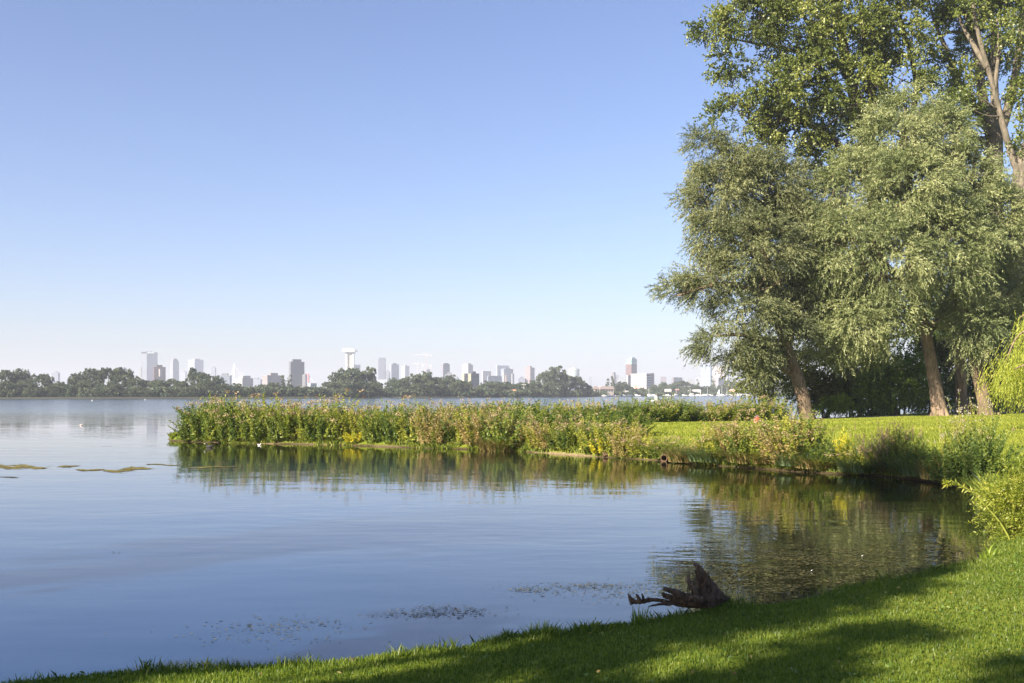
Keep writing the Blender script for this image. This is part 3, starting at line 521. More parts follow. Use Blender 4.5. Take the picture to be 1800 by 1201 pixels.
def proto(kind, seed):
    """returns list of (part name, mesh, material)"""
    g_ = np.random.default_rng(seed); out = []
    if kind in ('agrimony', 'pale', 'green', 'dark', 'dry', 'loosestrife', 'yellow'):
        par = dict(agrimony=(50, 1.45, 1.3, .11, .046, 76, M_herb, .55), pale=(46, 1.35, 1.2, .11, .046, 74, M_herb, .78), green=(54, 1.3, 1.3, .11, .055, 74, M_herb_dark, .72), dark=(54, 1.4, 1.4, .11, .055, 74, M_herb_dark, .42),
                   dry=(60, 1.35, 1.2, .1, .028, 50, M_tan, .5), loosestrife=(60, 1.4, 1.2, .08, .02, 48, M_herb_dark, .4), yellow=(26, .8, .9, .11, .05, 48, M_yellow, .6))[kind]
        st, lf, tip = herb_mesh(g_, par[0], par[1], par[2], par[3], par[4], par[5], lean=.42, tintc=par[7])
        out += [('stem', mesh_np('stem', *st), (M_stem if kind in ('dry', 'pale') else M_stem_g) if kind != 'loosestrife' else M_brown), ('foliage', mesh_np('foliage', *lf), par[6])]
        if kind in ('agrimony', 'pale'): sel = tip[g_.uniform(size=len(tip)) < (.48 if kind == 'agrimony' else .25)]; out.append(('flower', mesh_np('flower', *head_mesh(g_, sel, 26, .065, .042)), M_pink))
        if kind == 'dry':
            sel = tip[g_.uniform(size=len(tip)) < .6]; out.append(('seed_head', mesh_np('seed_head', *head_mesh(g_, sel, 14, .04, .03, 1)), M_pink)); s2, l2, _ = herb_mesh(g_, 18, 1.1, 1.1, .1, .035, 40, tintc=.6); out.append(('green_leaf', mesh_np('green_leaf', *l2), M_herb))
        if kind == 'loosestrife': out.append(('flower', mesh_np('flower', *spike_mesh(g_, tip[g_.uniform(size=len(tip)) < .7], 46, .2, .03)), M_purple))
        if kind == 'green' and seed % 2: out.append(('flower', mesh_np('flower', *head_mesh(g_, tip[g_.uniform(size=len(tip)) < .2], 16, .04, .03)), M_pink))
    elif kind == 'reed':
        st, lf, tip = herb_mesh(g_, 34, 2.3, 1.3, .38, .03, 15, lean=.12, tintc=.5, bottom=.3)
        out += [('stem', mesh_np('stem', *st), M_stem), ('foliage', mesh_np('foliage', *lf), M_reed), ('plume', mesh_np('plume', *spike_mesh(g_, tip[g_.uniform(size=len(tip)) < .28], 26, .12, .05)), M_brown)]
    elif kind == 'sedge':
        out.append(('blade', mesh_np('blade', *blade_tuft(g_, 380, .8, 1.9, .024, 1.3, .5)), M_tan if seed % 2 else M_reed)); out.append(('green_blade', mesh_np('green_blade', *blade_tuft(g_, 300, .75, 1.8, .024, 1.1, .45)), M_grass))
    elif kind == 'white':
        st, lf, tip = herb_mesh(g_, 42, 1.45, 1.1, .09, .035, 56, lean=.3, tintc=.66); out += [('stem', mesh_np('stem', *st), M_stem), ('foliage', mesh_np('foliage', *lf), M_herb), ('flower', mesh_np('flower', *head_mesh(g_, tip[::2], 12, .05, .026)), M_white)]
    return out
KN = dict(agrimony=('hemp_agrimony', 'pink-topped bank plant'), pale=('hemp_agrimony', 'yellowing pink-headed bank plant'), green=('bank_herb', 'leafy green bank plant'), dark=('bank_herb', 'dark bushy bank plant'), dry=('dry_herb', 'tawny dried bank plant'),
          loosestrife=('loosestrife_plant', 'purple-spiked loosestrife bush'), yellow=('yellow_plant', 'bright yellow low plant'), reed=('reed_clump', 'brown-plumed reed clump'), sedge=('sedge_tuft', 'arching sedge tuft'), white=('flowering_herb', 'tall white-flowered plant'))
LM = [(97, 'the small pale far block'), (195, 'the wide left-shore tree group'), (250, 'the tall antenna tower'), (277, 'the red-brown block'), (304, 'the stepped-crown tower'), (340, 'the broad pale twin slab'), (374, 'the narrow grey slab'), (397, 'the low grey block'), (413, 'the cable bridge'),
      (432, 'the window-row block'), (449, 'the pale low block'), (478, 'the long pinkish block'), (519, 'the tall grey tower'), (540, 'the red pylon'), (575, 'the open sky gap'), (595, 'the big tree\'s left half'), (615, 'the white twin-column tower'), (645, 'the big tree\'s right half'), (671, 'the plain dark tower'),
      (692, 'the two-tone tower'), (712, 'the pale ribbed tower'), (748, 'the tallest crane'), (783, 'the purple-grey tower'), (822, 'the cream tower'), (856, 'the pale pink slab'), (884, 'the white-framed tower'), (902, 'the narrow white slab'), (916, 'the mauve low block'), (931, 'the pink ribbed tower'), (973, 'the large dark tree'), (1010, 'the teal drum building'),
      (1039, 'the faint thin tower'), (1062, 'the dark-roofed clubhouse'), (1080, 'the stepped brown tower'), (1110, 'the teal-topped brick tower'), (1128, 'the white apartment block'), (1147, 'the narrow red block'), (1167, 'the square mauve block'), (1192, 'the brown block'), (1228, 'the small white block'), (1243, 'the barred glass tower'), (1265, 'the peach tower'), (1280, 'the narrow white tower'),
      (1300, 'the last faint tower'), (1330, 'the red bag'), (1375, 'the olive hazel shrub'), (1418, 'the leaning willow trunk'), (1465, 'the low yellow-green shrub'), (1510, 'the dark hedge'), (1560, 'the bright green bush'), (1605, 'the bright bush edge'), (1652, 'the pale sunlit trunk'), (1690, 'the slender stem'), (1735, 'the shaded trunk'), (1780, 'the thick poplar stem')]
used = {}
def where(px, skip=None):
    c = [(abs(px - x), x, t) for x, t in LM if t != skip]; d, x, t = min(c); return ('right below' if d < 5 else 'below left of' if px < x else 'below right of'), t
def uniq(base, px, rel=None, skip=None):
    a, t = where(px, skip); s = f'{base}, {rel or a} {t}'
    if s in used:
        for extra in ('smaller ', 'broader ', 'taller ', 'ragged ', 'rounded ', 'thin ', 'dense ', 'low ', 'upright ', 'loose '):
            if extra + s not in used: s = extra + s; break
    used[s] = 1; return s
PROT = {}; PC = {}
for k in KN: PROT[k] = [proto(k, 100 + 7 * i + 13 * j) for i, j in zip(range(3), [list(KN).index(k)] * 3)]
rp = np.random.default_rng(77)
def plant(kind, px, D, hpx_top=None, h=None, wide=1.0, row='the peninsula waterline', group='plants along the bank', label=None):
    x = (px - CX) / F * D; z = gz(x, D)
    if z < .01: z = .02
    H0 = dict(agrimony=1.5, pale=1.4, green=1.35, dark=1.45, dry=1.4, loosestrife=1.5, yellow=.82, reed=2.4, sedge=.7, white=1.5)[kind]
    if hpx_top is not None: h = CH + (HY - hpx_top) / F * D - z
    v = PROT[kind][rp.integers(0, 3)]; root = empty(KN[kind][0], (x, D, z - .02), rp.uniform(0, 2 * PI)); s = (h or H0) / H0 * (1 if kind == 'reed' else 1.0 if kind == 'loosestrife' else 1.27 + rp.uniform(-.16, .12)); root.scale = (wide * rp.uniform(.9, 1.1), wide * rp.uniform(.9, 1.1), s)
    for nm, me, mt in v: link(nm, me, mt, root)
    tag(root, label or uniq(f'{KN[kind][1]} on {row}', px), 'plant', group); return root
def frontD(px):                                     # distance of the peninsula's / inlet's near waterline along a photo column
    k = (px - CX) / F; best = None
    for (x0, y0), (x1, y1) in zip(NEAR, NEAR[1:]):
        a, c = x0 - k * y0, x1 - k * y1
        if a * c <= 0 and a != c:
            t = a / (a - c); y = y0 + (y1 - y0) * t
            if y > 18 and (best is None or y < best): best = y
    return best or 40
PLANTS = [  # front row: kind, px, top row, how far behind the waterline, width
 ('green', 328, 738, .3, .9), ('dark', 345, 712, 1.2, 1.1), ('agrimony', 362, 716, .5, 1.15), ('green', 385, 706, 1.2, 1.1), ('agrimony', 405, 716, .5, 1.2), ('dark', 425, 712, .9, 1.1), ('agrimony', 446, 714, .4, 1.15), ('pale', 468, 712, 1.2, 1.1), ('green', 486, 722, .3, 1.0),
 ('agrimony', 505, 712, .9, 1.2), ('pale', 528, 718, .6, 1.1), ('agrimony', 548, 714, .9, 1.2), ('dark', 565, 735, .7, .9), ('agrimony', 582, 714, 1.1, 1.2), ('pale', 604, 722, .9, 1.1), ('yellow', 626, 756, .4, 1.0), ('pale', 640, 720, 1.1, 1.15), ('green', 664, 728, .7, 1.1),
 ('agrimony', 684, 716, 1.1, 1.1), ('dark', 704, 726, .9, 1.15), ('pale', 726, 722, 1.1, 1.0), ('dry', 764, 712, .6, 1.3), ('green', 745, 724, 1.3, 1.0), ('dark', 792, 716, 1.6, 1.1), ('pale', 822, 722, .9, 1.1), ('dry', 846, 718, .5, 1.2), ('agrimony', 868, 720, 1.0, 1.0), ('green', 888, 724, .4, 1.1), ('dry', 905, 728, .9, .9),
 ('sedge', 882, 768, .2, 1.0), ('pale', 952, 744, .7, 1.0), ('dry', 972, 740, .9, 1.1), ('green', 992, 744, .5, 1.0), ('agrimony', 1022, 736, 1.1, 1.0), ('pale', 1046, 742, .6, 1.0), ('yellow', 1060, 766, .3, .9), ('green', 1062, 740, .9, 1.1), ('pale', 1086, 740, .7, 1.1), ('dry', 1098, 744, .4, 1.0), ('pale', 1128, 762, .5, .9), ('agrimony', 1152, 766, .5, .85),
 ('green', 1172, 776, .4, .7), ('sedge', 1210, 782, .3, 1.0), ('dry', 1232, 772, .5, .8), ('sedge', 1250, 780, .3, 1.0), ('pale', 1262, 744, .8, 1.0), ('dry', 1284, 740, .5, 1.1), ('green', 1302, 746, .3, .9), ('agrimony', 1310, 738, .9, .9), ('pale', 1345, 740, .8, .9), ('green', 1368, 726, .9, 1.1), ('dry', 1384, 734, .3, 1.1), ('pale', 1400, 724, .7, 1.0), ('green', 1416, 722, 1.0, .8),
 ('sedge', 1330, 790, .2, 1.2), ('sedge', 1400, 794, .2, 1.1), ('dark', 1448, 792, .5, .8), ('sedge', 1432, 800, .2, .9), ('green', 1470, 790, .6, .7), ('yellow', 1482, 768, .5, .5), ('pale', 1498, 790, .4, .7), ('sedge', 1515, 800, .2, 1.0), ('pale', 1525, 786, .6, .7), ('loosestrife', 1548, 738, .5, 1.0), ('loosestrife', 1570, 730, .7, .9), ('loosestrife', 1558, 744, .2, 1.0), ('green', 1592, 752, .5, .8), ('dark', 1585, 770, .2, .9),
 ('dark', 1612, 784, .4, .8), ('dark', 1636, 786, .5, .8), ('green', 1655, 782, .5, .7), ('sedge', 1625, 805, .1, 1.0), ('white', 1668, 752, .6, .6), ('sedge', 1655, 805, .1, 1.0), ('white', 1692, 736, .6, .7), ('white', 1712, 728, .9, .7), ('dark', 1700, 762, .3, .8), ('green', 1722, 750, .7, .7), ('green', 1748, 742, .9, .6), ('dark', 1764, 746, 1.2, .6), ('dark', 1738, 780, .3, .9), ('dark', 1782, 760, 1.0, .7), ('white', 1798, 766, .5, .7), ('dark', 1676, 790, .1, .8)]
for kind, px, top, back, wd in PLANTS:
    if px < 430: px += 13 * (430 - px) / 100
    if px > 1655 and kind != 'sedge': top -= 16; wd += .15
    if 1440 < px < 1530 and kind != 'sedge': top -= 10; wd += .15
    if 1220 < px < 1440 and kind != 'sedge': top -= 2
    fd = frontD(px)
    if px < 900 and kind not in ('sedge', 'yellow'): top -= 7
    if px > 1690: fd = max(fd, 23.5 + (1700 - px) * .03)
    plant(kind, px, fd + back * .65 + .05, hpx_top=top, wide=wd * rp.uniform(.85, 1.15) * (1.0 if px < 1440 else .8), row='the peninsula waterline' if px < 1200 else 'the inlet bank')
for px, top in [(352, 693), (372, 689), (392, 693), (412, 688), (432, 692), (452, 688), (472, 694), (505, 694), (523, 690), (545, 688), (566, 690), (586, 697), (652, 690), (697, 697), (716, 690), (735, 686), (752, 694), (418, 698), (538, 698), (340, 700)]:
    plant('reed', px, frontD(px) + 3.2 + rp.uniform(0, 1.6), hpx_top=top, wide=.95, row='the outer shore', group='reeds on the outer side of the peninsula')
plant('reed', 654, frontD(654) + 1.5, hpx_top=694, wide=.35, row='the peninsula waterline', group='reeds on the outer side of the peninsula')
hx = 780
while hx < 1375:                                    # the far hedge of plants along the peninsula's outer shore
    t = (hx - 780) / 595; D = 46.5 + t * 8.5; k = ['green', 'dark', 'pale', 'agrimony', 'green'][rp.integers(0, 5)]
    plant(k, hx, D, hpx_top=707 + rp.uniform(-4, 5) - (4 if hx > 1250 else 0), wide=1.15, row='the far lawn edge', group='hedge of plants behind the peninsula lawn'); hx += rp.uniform(15, 21)
for px in (940, 965, 990, 1010, 1035, 1060, 1085, 1105, 760, 800, 835, 870, 905, 925): plant(['dark', 'green', 'dark'][px % 3], px, frontD(px) + 4.5 + rp.uniform(0, 1.5), hpx_top=717 + rp.uniform(0, 8), wide=1.2, row='the mid peninsula', group='bushy plants on the middle of the peninsula')
for px, top, k in [(1178, 692, 'reed'), (1190, 698, 'reed'), (1166, 704, 'green'), (1205, 702, 'green')]: plant(k, px, 53.5, hpx_top=top, wide=1.0, row='the far lawn edge', group='hedge of plants behind the peninsula lawn')
for px in range(350, 760, 22): plant(['dark', 'green'][px % 2], px, frontD(px) + 2.2 + rp.uniform(0, .6), hpx_top=716 + rp.uniform(-6, 6), wide=1.1, row='the peninsula crest', group='bushy plants on the crest of the peninsula')
for px in (1440, 1520): plant('sedge', px, frontD(px) + .9, h=.5, wide=.8, row='the inlet bank')

# ------------------------------------------------------------------ grass
def blades(rng, X, Y, h, wd, tint, bend=.35):
    n = len(X); Z = height(X, Y) - .004; a = rng.uniform(0, 2 * PI, n); az = rng.uniform(0, 2 * PI, n); hh = h * rng.uniform(.55, 1.25, n); w_ = wd * rng.uniform(.7, 1.3, n)
    c = np.column_stack([X, Y, Z]); sd = np.column_stack([np.cos(a), np.sin(a), np.zeros(n)]) * w_[:, None]; u = np.column_stack([np.cos(az), np.sin(az), np.zeros(n)]); bb = (bend * rng.uniform(.2, 1.5, n) * hh)[:, None]
    m = c + u * bb * .35 + np.column_stack([np.zeros(n), np.zeros(n), hh * .6]); t = c + u * bb + np.column_stack([np.zeros(n), np.zeros(n), hh])
    V = np.stack([c - sd * .5, c + sd * .5, m + sd * .38, t, m - sd * .38], 1).reshape(-1, 3); k = np.arange(n) * 5; return V, k, np.repeat(tint, 5)
def blade_mesh(name, V, k, T):
    me = bpy.data.meshes.new(name); n = len(k); me.vertices.add(len(V)); me.vertices.foreach_set('co', V.astype(np.float32).ravel()); I = (k[:, None] + np.array([0, 1, 2, 3, 4])[None]).astype(np.int32)
    me.loops.add(n * 5); me.loops.foreach_set('vertex_index', I.ravel()); me.polygons.add(n); me.polygons.foreach_set('loop_start', np.arange(0, n * 5, 5, dtype=np.int32)); me.polygons.foreach_set('loop_total', np.full(n, 5, np.int32))
    at_ = me.attributes.new('tint', 'FLOAT', 'POINT'); at_.data.foreach_set('value', T.astype(np.float32)); me.update(calc_edges=True); return me
rng = np.random.default_rng(90); n = 620000; X = rng.uniform(-5.5, 12, n); Y = 4.8 + 12.5 * rng.uniform(0, 1, n) ** 1.25
ok = (np.abs(X) < .56 * Y + 1) & (sdist(X, Y) > .0) & (rng.uniform(size=n) < np.clip(1.25 - (Y - 6) / 14, .3, 1)); X, Y = X[ok], Y[ok]; d = sdist(X, Y)
pat = wob(X, Y, .8, 3) * .5 + wob(X, Y, .25, 7) * .5
V, k, T = blades(rng, X, Y, .033 + .035 * np.exp(-d / .25) + .009 * pat, .0048 + .0004 * Y, np.clip(.45 + .22 * pat + rng.normal(0, .18, len(X)) + .15 * np.exp(-d / .5), 0, 1))
tag(link('near_lawn_grass', blade_mesh('near_lawn_grass', V, k, T), M_grass), 'short mown grass of the near bank in dappled shade', 'grass', kind='stuff')
n = 11000; s_ = rng.integers(7, 27, n); t = rng.uniform(0, 1, n); X = NP[s_, 0] * (1 - t) + NP[s_ + 1, 0] * t; Y = NP[s_, 1] * (1 - t) + NP[s_ + 1, 1] * t; cl = rng.uniform(-4, 12, 60); X = X + rng.normal(0, .06, n); Y = Y - .1 - np.abs(rng.normal(0, .12, n))
keep = wob(X, Y, .5, 9) > -.1; X, Y = X[keep], Y[keep]
V, k, T = blades(rng, X, Y, .085 * (1 + .6 * wob(X, Y, .35, 4)), .008, np.clip(rng.normal(.55, .25, len(X)), 0, 1), .6)
tag(link('bank_edge_grass', blade_mesh('bank_edge_grass', V, k, T), M_grass), 'longer ragged grass along the rim of the near bank', 'grass', kind='stuff')
n = 260000; X = rng.uniform(-6, 42, n); Y = rng.uniform(22, 64, n); ok = (X < .62 * Y) & (X > 0) ; X, Y = X[ok], Y[ok]; d = sdist(X, Y); ok = d > .9; X, Y = X[ok], Y[ok]
V, k, T = blades(rng, X, Y, .05 + .0006 * Y, .012 + .0004 * Y, np.clip(.5 + .3 * wob(X, Y * 2.2, 3, 2) + rng.normal(0, .15, len(X)), 0, 1))
tag(link('far_lawn_grass', blade_mesh('far_lawn_grass', V, k, T), M_lawn), 'sunlit mown grass of the peninsula lawn', 'grass', kind='stuff')
# ragged low growth at the foot of the bank plants
n = 42000; s_ = rng.integers(26, 44, n); t = rng.uniform(0, 1, n); X = NP[s_, 0] * (1 - t) + NP[s_ + 1, 0] * t; Y = NP[s_, 1] * (1 - t) + NP[s_ + 1, 1] * t
X = X + rng.normal(0, .25, n); Y = Y + np.abs(rng.normal(0, .5, n)) - .05; keep = (sdist(X, Y) > .0) & (wob(X, Y, 1.3, 9) > -.35); X, Y = X[keep], Y[keep]
V, k, T = blades(rng, X, Y, (.17 + .1 * (X > 5.5)) * (1 + .6 * wob(X, Y, .6, 4)), .028, np.clip(rng.normal(.5, .3, len(X)), 0, 1), .8)
tag(link('shore_undergrowth', blade_mesh('shore_undergrowth', V, k, T), M_herb), 'low ragged undergrowth at the foot of the bank plants', 'undergrowth', kind='stuff')

n = 5200; X = rng.uniform(-4, 9, n); Y = rng.uniform(6, 13.5, n); keep = (sdist(X, Y) > .15) & (wob(X, Y, .45, 12) > .25); X, Y = X[keep], Y[keep]; m_ = len(X)
c_ = np.column_stack([X, Y, height(X, Y) + rng.uniform(.012, .035, m_)]); a_ = rng.uniform(0, 2 * PI, m_); V, Q, ti = leaf_quads(rng, c_, np.column_stack([np.cos(a_), np.sin(a_), rng.uniform(.1, .5, m_)]), .038, .022, rng.uniform(.2, .9, m_))
tag(link('lawn_clover', mesh_np('lawn_clover', V, Q, ti), leafmat('clover_leaf', [(.04, .08, .015), (.08, .14, .025), (.16, .22, .05)], .3, .5, .3)), 'patches of broad-leaved clover in the near lawn', 'clover', kind='stuff')
n = 150; X = rng.uniform(-3, 9, n); Y = rng.uniform(6.4, 13, n); keep = sdist(X, Y) > .2; X, Y = X[keep], Y[keep]; m_ = len(X); c_ = np.column_stack([X, Y, height(X, Y) + .045]); a_ = rng.uniform(0, 2 * PI, m_)
V, Q, ti = leaf_quads(rng, c_, np.column_stack([np.cos(a_), np.sin(a_), rng.uniform(-.1, .4, m_)]), .035, .02, rng.uniform(0, 1, m_)); tag(link('leaf_litter', mesh_np('leaf_litter', V, Q, ti), leafmat('fallen_leaf', [(.12, .07, .03), (.28, .2, .06), (.4, .33, .12)], .1, .7, .2)), 'scattered small fallen leaves on the near lawn', 'leaf litter', kind='stuff')
# individual tufts and sprouts on the near rim
def near_tuft(px, D, h, n, wid, lab, name='grass_tuft', mat=None, bend=.45, sp_=.2):
    g_ = np.random.default_rng(int(px)); x = (px - CX) / F * D; root = link(name, mesh_np(name, *blade_tuft(g_, n, h, sp_, wid, bend, .6)), mat or M_grass); root.location = (x, D, gz(x, D) - .02); tag(root, lab, 'plant')
near_tuft(1124, 8.55, .2, 34, .014, 'upright iris leaves in front of the driftwood stump', 'iris_tuft', None, .18)
near_tuft(955, 8.25, .12, 240, .007, 'rounded grassy hummock on the bank rim left of the stump', 'grass_tuft', None, .7, .5)
near_tuft(1690, 11.95, .14, 40, .03, 'broad-leaved dock rosette on the bank below the willow bush', 'dock_plant', M_lime, .9, .35)
near_tuft(1740, 12.3, .2, 36, .03, 'pale broad-leaved plant at the foot of the willow bush', 'dock_plant', M_lime, .7, .3)
near_tuft(1440, 10.0, .16, 14, .012, 'few tall grass blades on the bank rim right of the stump', 'grass_tuft', None, .3)
near_tuft(1560, 10.9, .18, 14, .014, 'tall pale grass blades on the rim, between stump and willow bush', 'grass_tuft', M_lawn, .3)
near_tuft(490, 7.1, .16, 12, .006, 'thin grass stalks on the rim near the bottom left', 'grass_tuft', None, .3)
g_ = np.random.default_rng(5); st, lf, tip = herb_mesh(g_, 2, .17, .1, .05, .03, 7, lean=.5, tintc=.8, bottom=.6); root = empty('seedling', ((1040 - CX) / F * 8.45, 8.45, gz((1040 - CX) / F * 8.45, 8.45))); link('stem', mesh_np('stem', *st), M_stem, root); link('leaf', mesh_np('leaf', *lf), M_lime, root); tag(root, 'single bright seedling on the rim left of the iris leaves', 'plant')

# ------------------------------------------------------------------ driftwood stump
def dpt(px, py, D=9.1): return np.array(pt(px, py, D))
b0 = dpt(1235, 1062); root = empty('driftwood_stump', tuple(b0)); tag(root, 'dark rotten tree stump with roots washed up on the near bank', 'stump'); rng = np.random.default_rng(60)
body = TB()
body.add([dpt(1262, 1052) - b0, dpt(1252, 1036) - b0, dpt(1240, 1015) - b0, dpt(1228, 998) - b0, dpt(1220, 990) - b0], [.07, .055, .036, .025, .012], sides=16, n=8, rng=rng, rough=.09, flute=.16)
body.add([dpt(1240, 1056) - b0, dpt(1238, 1035) - b0, dpt(1230, 1018, 9.15) - b0, dpt(1222, 1002, 9.15) - b0], [.055, .04, .024, .008], sides=14, n=8, rng=rng, rough=.1, flute=.2)
body.add([dpt(1228, 1056) - b0, dpt(1222, 1040, 9.0) - b0, dpt(1212, 1022, 9.0) - b0, dpt(1209, 1010, 9.0) - b0], [.045, .03, .02, .005], sides=12, n=8, rng=rng, rough=.1, flute=.2)
body.add([dpt(1280, 1052, 9.2) - b0, dpt(1250, 1052) - b0, dpt(1225, 1056) - b0, dpt(1190, 1060) - b0], [.02, .07, .06, .03], sides=14, n=8, rng=rng, rough=.1, flute=.15); body.build('stump_body', M_drift, root)
for i, (pts, r, mt) in enumerate([
    ([(1235, 1054), (1205, 1048), (1185, 1040), (1166, 1034)], (.04, .034, .028, .016), M_drift), ([(1230, 1060), (1200, 1056), (1172, 1048), (1164, 1042)], (.035, .03, .024, .012), M_drift2),
    ([(1235, 1062), (1195, 1062), (1150, 1054), (1118, 1058), (1104, 1044)], (.03, .024, .017, .02, .006), M_drift2), ([(1125, 1056), (1121, 1048), (1118, 1044)], (.018, .014, .004), M_drift), ([(1132, 1056), (1130, 1048), (1128, 1043)], (.014, .01, .003), M_drift),
    ([(1112, 1062), (1108, 1052), (1104, 1043)], (.022, .016, .004), M_drift), ([(1180, 1062), (1160, 1062), (1140, 1066)], (.014, .012, .004), M_drift)]):
    TB().add([dpt(x, y, 9.0 + .04 * (i % 3)) - b0 for x, y in pts], r, sides=10, n=8, rng=rng, rough=.13, flute=.22).build('root', mt, root)
rt = TB()
for i in range(44):
    x = rng.uniform(1212, 1250); y = rng.uniform(1005, 1030); rt.add([dpt(x, y, 9.02) - b0, dpt(x + rng.normal(0, 5), y + 12, 8.99) - b0, dpt(x + rng.normal(-4, 8), y + 28, 9.0) - b0], [.0035, .003, .0015], sides=5, n=4)
rt.build('rootlet', M_drift2, root)
def rock(px, D, r, lab, sq=.5, c=(.05, .035, .03), name='stone', cat='stone', z=None):
    g_ = np.random.default_rng(int(px)); u = np.linspace(0, 2 * PI, 15)[:-1]; v = np.linspace(0, PI, 9)
    Vs = np.array([(math.sin(b_) * math.cos(a), math.sin(b_) * math.sin(a), math.cos(b_) * sq) for b_ in v for a in u]) * r; Vs *= 1 + .1 * g_.normal(size=(len(Vs), 1))
    for k_ in (0, 8): Vs[k_ * 14:(k_ + 1) * 14] = Vs[k_ * 14:(k_ + 1) * 14].mean(0)
    Qs = [[a * 14 + b_, (a + 1) * 14 + b_, (a + 1) * 14 + (b_ + 1) % 14, a * 14 + (b_ + 1) % 14] for a in range(8) for b_ in range(14)]
    x = (px - CX) / F * D; o = link(name, mesh_np(name, Vs, Qs, smooth=True), plain(name, c, .9)); o.location = (x, D, (gz(x, D) + r * .15) if z is None else z); tag(o, lab, cat)
rock(622, 7.42, .045, 'small dark stone in the grass on the near bank rim')
# log with a dark hollow end at the waterline of the peninsula
D = 32.2; p0 = pt(1167, 808, D); root = empty('hollow_log', (p0.x, p0.y, .05)); tag(root, 'pale log lying along the waterline with a dark hollow end', 'log'); m = MB(); k = 16; r0, r1 = .13, .1
for i in range(k):
    a, c = 2 * PI * i / k, 2 * PI * (i + 1) / k; f = lambda q, rr, y: (rr * math.cos(q), y, rr * math.sin(q) + .06)
    m.poly([f(a, r0, 0), f(c, r0, 0), f(c, r0, 2.6), f(a, r0, 2.6)]); m.poly([f(a, r0, 0), f(a, r1, 0), f(c, r1, 0), f(c, r0, 0)]); m.poly([f(a, r1, 0), f(a, r1, 1.2), f(c, r1, 1.2), f(c, r1, 0)])
o = m.build('log', M_drift2, root); root.rotation_euler = (0, 0, R(-38)); m = MB(); m.poly([(r1 * math.cos(2 * PI * i / k), 1.0, r1 * math.sin(2 * PI * i / k) + .06) for i in range(k)]); m.build('hollow', plain('black_hollow', (.01, .01, .01)), root)
for i, (pxa, pxb, D, lab) in enumerate([(1195, 1150, 33.2, 'weathered pole edging the bank just behind the hollow log'), (1060, 1100, 34.3, 'pale driftwood branch on the sandy edge left of the hollow log'), (318, 350, 47.2, 'dark driftwood at the very tip of the peninsula')]):
    a, c = np.array(pt(pxa, 0, D)), np.array(pt(pxb, 0, D + .1)); a[2] = c[2] = .1; o = TB().add([a - a, (c - a) * .5 + (0, 0, .03), c - a], [.07, .085, .05], sides=10, n=8, rng=rng, rough=.08).build('driftwood_branch', M_drift2); o.location = tuple(a); tag(o, lab, 'driftwood')

# ------------------------------------------------------------------ floating algae
def algae_mesh(name, rng, pts, rad, asp=2.5):
    V = []; Q = []; k = 7
    for (x, y) in pts:
        r = rad * rng.uniform(.3, 1.5); a = np.linspace(0, 2 * PI, k, endpoint=False) + rng.uniform(0, 1); rr = r * rng.uniform(.6, 1.2, k); i = len(V)
        V += [(x + math.cos(q) * s * asp, y + math.sin(q) * s, .005 + rng.uniform(0, .006)) for q, s in zip(a, rr)]; Q.append(list(range(i, i + k)))
    return mesh_np(name, V, Q, np.repeat(rng.uniform(0, 1, len(pts)), k))
M_algae = leafmat('algae', [(.1, .09, .02), (.17, .145, .03), (.25, .21, .06)], .1, .7, .3, (1, 1, .5)); M_weed = leafmat('water_weed', [(.025, .028, .01), (.05, .05, .016), (.12, .105, .03)], .1, .6, .4, (1, 1, .5))
M_weed_d = leafmat('dark_weed', [(.03, .035, .012), (.06, .06, .02), (.14, .12, .05)], .1, .6, .4, (1, 1, .5))
for i, (x0, x1, y0, y1, lab) in enumerate([(-20, 88, 812, 826, 'olive algae mat on the water at the left edge'), (96, 135, 818, 824, 'small olive algae mat right of the left-edge mat'), (140, 262, 817, 832, 'largest yellow-olive algae mat floating left of the peninsula'), (262, 312, 815, 821, 'thin algae streak pointing at the peninsula tip'), (335, 412, 819, 824, 'narrow yellow algae streak in the reflection of the peninsula tip'), (0, 30, 838, 842, 'thin dark algae streak at the left edge, nearest the camera')]):
    g_ = np.random.default_rng(200 + i); n = int((x1 - x0) * (y1 - y0) * .36) + 14; pts = []
    while len(pts) < n:
        t = g_.uniform(); px = x0 + (x1 - x0) * t; c = (y0 + y1) / 2 + (y1 - y0) * (.22 * math.sin(px * .031 + i) + .12 * math.sin(px * .11 + 2 * i)); py = g_.normal(c, (y1 - y0) * .13 * (math.sin(PI * t) ** .7 * (.6 + .4 * math.sin(px * .05 + i)) + .06))
        if math.sin(px * .21 + i * 2) + math.sin(px * .083 + py * .9) > -1.1: D = CH * F / (py - HY); pts.append(((px - CX) / F * D, D))
    tag(link('algae_mat', algae_mesh('algae_mat', g_, pts, .024, 5), M_algae if i != 5 else M_weed_d), lab, 'algae')
g_ = np.random.default_rng(230); pts = []                # weed filling the end of the inlet
n = 150000; X = g_.uniform(1.5, 10.5, n); Y = g_.uniform(9, 16.6, n); px = CX + X / Y * F; py = HY + CH / Y * F
dens = np.clip((px - 1130) / 250, 0, 1) * np.clip((py - 950) / 28, 0, 1) * .4; dens *= np.where(wob(X, Y * 1.8, .9, 3) + .6 * wob(X, Y * 2, .22, 8) > .0, 1, .14)
sel = (sdist(X, Y) < .03) & (g_.uniform(size=n) < dens); pts = list(zip(X[sel], Y[sel])); tag(link('floating_weed', algae_mesh('floating_weed', g_, pts, .009, 2.4), M_weed), 'brownish-green weed covering the water in the corner of the inlet', 'water weed', kind='stuff')
pts = []
